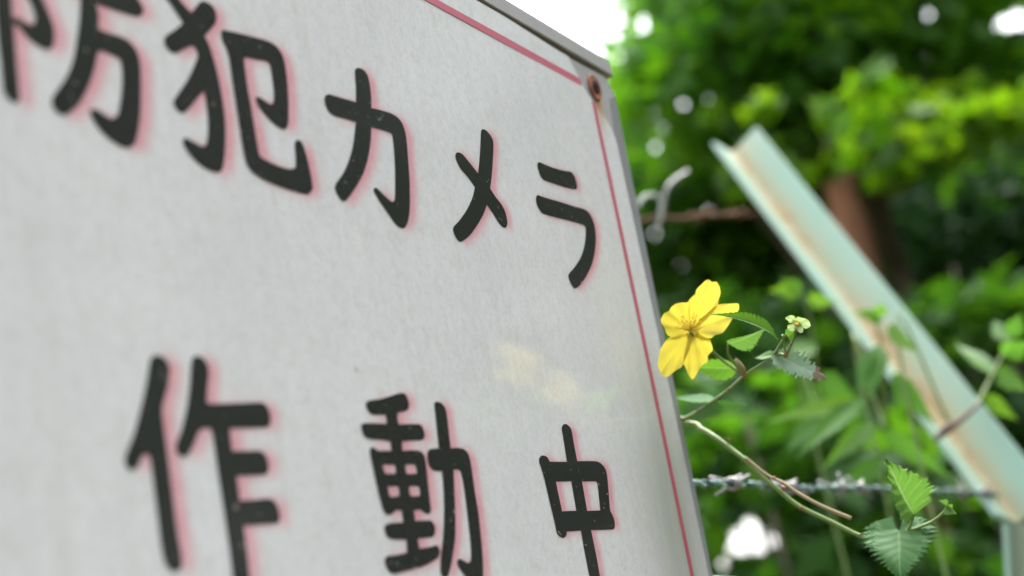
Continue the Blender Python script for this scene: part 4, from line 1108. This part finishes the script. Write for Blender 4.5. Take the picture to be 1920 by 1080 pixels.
def foliage(name, parent, blobs, size, mat, tone=(0.3, 0.25), seed=0, stuff=False, aspect=0.55):
    """blobs: (centre, radii, count). One mesh of folded leaves scattered through the blobs' volume."""
    r = np.random.default_rng(seed)
    Ps, Ts = [], []
    for c, rad, n in blobs:
        d = r.normal(size=(n, 3)); d /= np.linalg.norm(d, axis=1)[:, None]
        q = d * (r.random(n) ** (1 / 2.2))[:, None] * np.array(rad)
        Ps.append(np.array(c) + q)
        Ts.append(np.full(n, r.normal(0, tone[1] * 0.7)))
    P = np.concatenate(Ps); T = np.concatenate(Ts) + tone[0] + r.normal(0, tone[1] * 0.6, len(P))
    S = size * r.uniform(0.6, 1.25, len(P))
    k = ~open_sky(P, S) & (P[:, 2] > 0.03)
    P, T, S = P[k], T[k], S[k]
    n = len(P)
    up = r.normal(size=(n, 3)) * 0.8 + np.array([0, 0, 1.0]); up /= np.linalg.norm(up, axis=1)[:, None]
    a = r.normal(size=(n, 3)); a -= up * (a * up).sum(1)[:, None]; a /= np.linalg.norm(a, axis=1)[:, None]
    b = np.cross(up, a)
    root = Vector((0, 0, 0))
    if parent is not None:
        root = Vector(parent.location)
    O = P - np.array(root)
    L = S[:, None] * 0.5
    Wd = L * aspect
    v = np.stack([O - a * L, O + b * Wd - up * L * 0.18 + a * L * -0.15, O + a * L - up * L * 0.25, O - b * Wd - up * L * 0.18 + a * L * -0.15], 1).reshape(-1, 3)
    i = np.arange(n)[:, None] * 4
    f = np.concatenate([i + np.array([[0, 1, 2]]), i + np.array([[0, 2, 3]])], 1).reshape(-1, 3)
    me = bpy.data.meshes.new(name)
    me.vertices.add(len(v)); me.vertices.foreach_set('co', v.astype(np.float32).ravel())
    me.loops.add(f.size); me.loops.foreach_set('vertex_index', f.astype(np.int32).ravel())
    me.polygons.add(len(f)); me.polygons.foreach_set('loop_start', np.arange(0, f.size, 3, dtype=np.int32))
    me.update(calc_edges=True)
    at_ = me.attributes.new('tone', 'FLOAT', 'POINT')
    at_.data.foreach_set('value', np.repeat(np.clip(T, 0, 1), 4).astype(np.float32))
    me.materials.append(mat)
    o = bpy.data.objects.new(name, me)
    COL.objects.link(o)
    if parent is not None:
        o.parent = parent
    if stuff:
        o['kind'] = 'stuff'
    return o

def bark(name, dark, light):
    nt = NT(name)
    oc = nt.coord((1, 1, 0.18))
    a = nt.noise(oc, 38, 6, 0.65, 0.5); b = nt.noise(nt.coord(), 5, 4)
    c = nt.mix(nt.math('ADD', nt.math('MULTIPLY', a, 0.7), nt.math('MULTIPLY', b, 0.4)), dark, light)
    nt.principled(c, 0.9, 0, 0.2, nt.bump(a, 0.8, 0.01))
    return nt.m
BARK = {'red': bark('reddish_bark', (0.13, 0.055, 0.03), (0.55, 0.28, 0.17)), 'grey': bark('grey_bark', (0.045, 0.038, 0.03), (0.17, 0.14, 0.11))}
LM = {
    'mid': tree_leaf_mat('broad_leaf', (0.028, 0.098, 0.009), (0.075, 0.195, 0.014), (0.055, 0.20, 0.005), (0.18, 0.41, 0.009), 0.5, 0.02),
    'lime': tree_leaf_mat('backlit_lime_leaf', (0.055, 0.14, 0.006), (0.13, 0.25, 0.010), (0.09, 0.27, 0.003), (0.27, 0.48, 0.006), 0.52, 0.02),  # sky light from behind is put into this brighter leaf colour
    'dark': tree_leaf_mat('evergreen_leaf', (0.020, 0.070, 0.016), (0.056, 0.145, 0.028), (0.022, 0.09, 0.008), (0.07, 0.21, 0.018), 0.34, 0.03),
    'under': tree_leaf_mat('undergrowth_leaf', (0.014, 0.048, 0.008), (0.040, 0.112, 0.016), (0.030, 0.115, 0.004), (0.10, 0.26, 0.008), 0.45, 0.012),
}

def tree(label, base, top, r0, blobs, size, lm, bk, tone, seed, cat='tree', name='tree', limbs=4, group=None, lean=None):
    base = Vector(base)
    t = thing(name, label, cat, tuple(base), group)
    top = Vector(top)
    rr = random.Random(seed)
    mid = (base + top) / 2 + Vector((rr.uniform(-.1, .1), rr.uniform(-.1, .1), 0))
    S = spline([tuple(base + Vector((0, 0, -0.1))), tuple(lean or mid), tuple(top)], 8)
    v, f = tube_geo(S, r0 * np.linspace(1.15, 0.45, len(S)), 12)
    trunk = part('trunk', v, f, BARK[bk], t, smooth=True)
    lg = []
    for k in range(limbs):
        c = Vector(blobs[k % len(blobs)][0])
        s = S[int(len(S) * rr.uniform(0.45, 0.95))]
        q = spline([tuple(s), tuple((Vector(s) + c) / 2 + Vector((0, 0, rr.uniform(0, .15)))), tuple(c)], 5)
        v, f = tube_geo(q, r0 * np.linspace(0.42, 0.1, len(q)), 7)
        part('bough', v, f, BARK[bk], t, smooth=True)
    foliage('crown', t, blobs, size, LM[lm], tone, seed)
    return t

def ball(px, py, d, rx, n, rz=None, ry=None):
    return (tuple(at(px, py, d)), (rx, ry or rx, rz or rx), n)
def base_under(px, py, d):
    p = at(px, py, d)
    return Vector((p.x, p.y, 0))

# the tree whose reddish trunk shows beside the arm; light from behind is in its lime leaf colour
_r = random.Random(77)
SPRAYS = []
for k in range(64):
    px = _r.uniform(1600, 2080) if k < 48 else _r.uniform(1330, 1900)
    py = 217 + _r.gauss(0, 27) - (px - 1700) * 0.05 if k < 48 else _r.uniform(200, 335)
    q = _r.uniform(0.045, 0.085)
    SPRAYS.append(ball(px, py, _r.uniform(3.2, 3.9), q, int(8 + 260 * q), q * _r.uniform(0.3, 0.6)))
tree('slim reddish trunked tree with leaves painted backlit lime green behind the mint green arm', base_under(1640, 560, 4.2), at(1572, 235, 4.25), 0.056,
     SPRAYS,
     0.07, 'lime', 'red', (0.5, 0.35), 21, limbs=0, lean=at(1590, 400, 4.2))
tree('broad leaved tree with a wide green crown over the fence', base_under(1655, 600, 4.9), at(1545, 60, 4.9), 0.05,
     [ball(1222, 50, 4.6, .13, 420, .16), ball(1212, 135, 4.5, .12, 330), ball(1275, 40, 4.8, .18, 500), ball(1560, 110, 4.9, .85, 2600, .45, .45), ball(1400, 230, 4.7, .5, 800, .25, .35), ball(1330, 60, 4.1, .32, 550), ball(1500, 20, 4.2, .38, 750), ball(1690, 60, 4.3, .38, 750), ball(1880, 20, 4.2, .4, 750), ball(1420, 180, 4.2, .30, 500), ball(1600, 160, 4.3, .33, 600), ball(1270, 180, 4.3, .24, 350),
      ball(1800, 130, 4.3, .30, 500), ball(1350, -160, 4.2, .45, 250), ball(1650, -200, 4.2, .5, 250), ball(2000, -100, 4.2, .6, 350), ball(2100, 120, 4.4, .45, 600),
      ball(1400, 90, 5.2, .5, 800), ball(1650, 60, 5.4, .55, 900), ball(1860, 90, 5.4, .55, 900), ball(1300, 120, 5.4, .4, 500)],
     0.08, 'mid', 'grey', (0.52, 0.42), 22, limbs=8)
tree('dark evergreen tree standing in the shade right of the reddish trunk', base_under(1850, 560, 7.0), at(1840, 100, 7.2), 0.10,
     [ball(1730, 420, 6.8, .45, 2200), ball(1850, 480, 6.9, .50, 2600), ball(1950, 380, 7.0, .5, 2400), ball(1660, 520, 7.2, .42, 1900), ball(1800, 620, 7.0, .5, 2200), ball(2050, 520, 7.0, .6, 2200), ball(1840, 300, 7.4, .5, 2000), ball(1700, 330, 7.4, .45, 1600), ball(1560, 430, 7.2, .4, 1500)],
     0.07, 'dark', 'grey', (0.3, 0.3), 23, limbs=6)
tree('green leaved sapling growing between the sign and the mint green arm', base_under(1180, 700, 5.2), at(1240, 330, 5.1), 0.035,
     [ball(1270, 400, 4.9, .26, 700), ball(1370, 440, 5.0, .30, 900), ball(1250, 520, 5.0, .26, 700), ball(1440, 520, 5.2, .30, 900), ball(1340, 590, 5.0, .32, 900), ball(1230, 300, 5.2, .22, 420), ball(1480, 400, 5.3, .25, 600), ball(1350, 330, 5.3, .24, 420)],
     0.08, 'mid', 'grey', (0.45, 0.35), 24, limbs=5)
# a broken bare bough catching light above the arm
t = thing('broken_bough', 'pale broken bough caught in the dark evergreen beside the reddish trunk', 'branch', tuple(at(1665, 350, 5.6)))
S = spline([tuple(at(1660, 352, 5.6)), tuple(at(1700, 322, 5.55)), tuple(at(1725, 288, 5.5)), tuple(at(1790, 215, 5.5))], 6)
part('limb', *tube_geo(S, np.linspace(0.05, 0.03, len(S)), 10), bark('pale_bark', (0.16, 0.11, 0.06), (0.45, 0.34, 0.22)), t, smooth=True)

# undergrowth behind the fence
def bush(label, px, py, d, blobs, size, tone, seed, lm='under'):
    b = base_under(px, py, d)
    t = thing('bush', label, 'bush', tuple(b), 'bushes behind the fence')
    rr = random.Random(seed)
    g = []
    for k in range(7):
        c = Vector(blobs[k % len(blobs)][0]) + Vector((rr.uniform(-.1, .1), rr.uniform(-.1, .1), rr.uniform(0, .1)))
        q = spline([tuple(b + Vector((rr.uniform(-.1, .1), rr.uniform(-.1, .1), -0.05))), tuple((b + c) / 2 + Vector((rr.uniform(-.1, .1), rr.uniform(-.1, .1), 0))), tuple(c)], 5)
        g.append(tube_geo(q, np.linspace(0.009, 0.003, len(q)), 6))
    part('stems', *merge(*g), BARK['grey'], t, smooth=True)['kind'] = 'stuff'
    foliage('foliage', t, blobs, size, LM[lm], tone, seed)
bush('low green bush right behind the lower barbed wire', 1480, 980, 2.3, [ball(1360, 850, 2.32, 0.156, 75), ball(1500, 900, 2.38, 0.180, 100), ball(1620, 960, 2.32, 0.180, 100), ball(1400, 960, 2.44, 0.168, 50), ball(1520, 1060, 2.32, 0.192, 87), ball(1700, 1060, 2.32, 0.204, 100), ball(1500, 1220, 2.32, 0.360, 250)], 0.085, (0.55, 0.35), 31)
bush('mid green bush under the reddish trunk', 1600, 800, 3.4, [ball(1420, 720, 3.42, 0.240, 162), ball(1560, 690, 3.54, 0.240, 137), ball(1500, 820, 3.42, 0.264, 187), ball(1330, 800, 3.42, 0.216, 137), ball(1640, 880, 3.42, 0.288, 187), ball(1420, 940, 3.54, 0.264, 162), ball(1300, 680, 3.66, 0.192, 112), ball(1550, 1080, 3.42, 0.480, 412)], 0.10, (0.4, 0.35), 32)
bush('green bush with soft wide leaves right of the mint green arm', 1850, 720, 2.9, [ball(1830, 565, 2.93, 0.192, 118, .07), ball(1930, 600, 2.93, 0.192, 112, .08), ball(1900, 700, 3.05, 0.216, 112), ball(1830, 760, 3.05, 0.180, 75), ball(1990, 820, 3.05, 0.312, 200), ball(1770, 960, 3.05, 0.240, 87), ball(1880, 1080, 2.93, 0.420, 275)], 0.08, (0.5, 0.3), 33)
bush('dark bush in the shade low behind the fence post', 1800, 1000, 4.4, [ball(1700, 760, 4.39, 0.300, 250), ball(1800, 860, 4.39, 0.336, 325), ball(1900, 960, 4.39, 0.360, 350), ball(1700, 980, 4.39, 0.336, 325), ball(1600, 1080, 4.39, 0.480, 500), ball(1900, 1150, 4.39, 0.600, 625)], 0.09, (0.3, 0.3), 34, 'dark')
bush('bright bush low beside the right edge of the sign', 1350, 1060, 2.8, [ball(1300, 960, 2.81, 0.144, 75), ball(1360, 1100, 2.81, 0.216, 150), ball(1290, 840, 2.93, 0.144, 75), ball(1450, 1080, 2.81, 0.192, 100), ball(1560, 1040, 2.93, 0.168, 62)], 0.085, (0.75, 0.3), 35)

# the wood beyond, one mass, and the trees on the near side of the path that the sign mirrors
def wood(name, label, az0, az1, r0, r1, h, n, size, seed, lm):
    r = np.random.default_rng(seed)
    blobs = []
    for k in range(n):
        a = math.radians(r.uniform(az0, az1)); d = r.uniform(r0, r1)
        z = r.uniform(0.2, h)
        s = r.uniform(0.45, 0.95)
        blobs.append(((CAM[0] + d * math.cos(a), CAM[1] + d * math.sin(a), z), (s, s, s * 0.75), int(700 * s * s)))
    o = foliage(name, None, blobs, size, LM[lm], (0.3, 0.4), seed, stuff=True)
    o['label'] = label
    o['category'] = 'woodland'
wood('woodland', 'dense green wood filling the far distance behind the trees', 2, 34, 9.0, 13.0, 6.5, 300, 0.15, 41, 'mid')
wood('woodland', 'dark lower edge of the wood behind the bushes', 0, 40, 7.5, 9.0, 2.6, 90, 0.13, 43, 'dark')
wood('woodland', 'dark wood on the open side of the fence mirrored in the sign', -112, -3, 5.0, 8.0, 5.0, 330, 0.16, 42, 'dark')
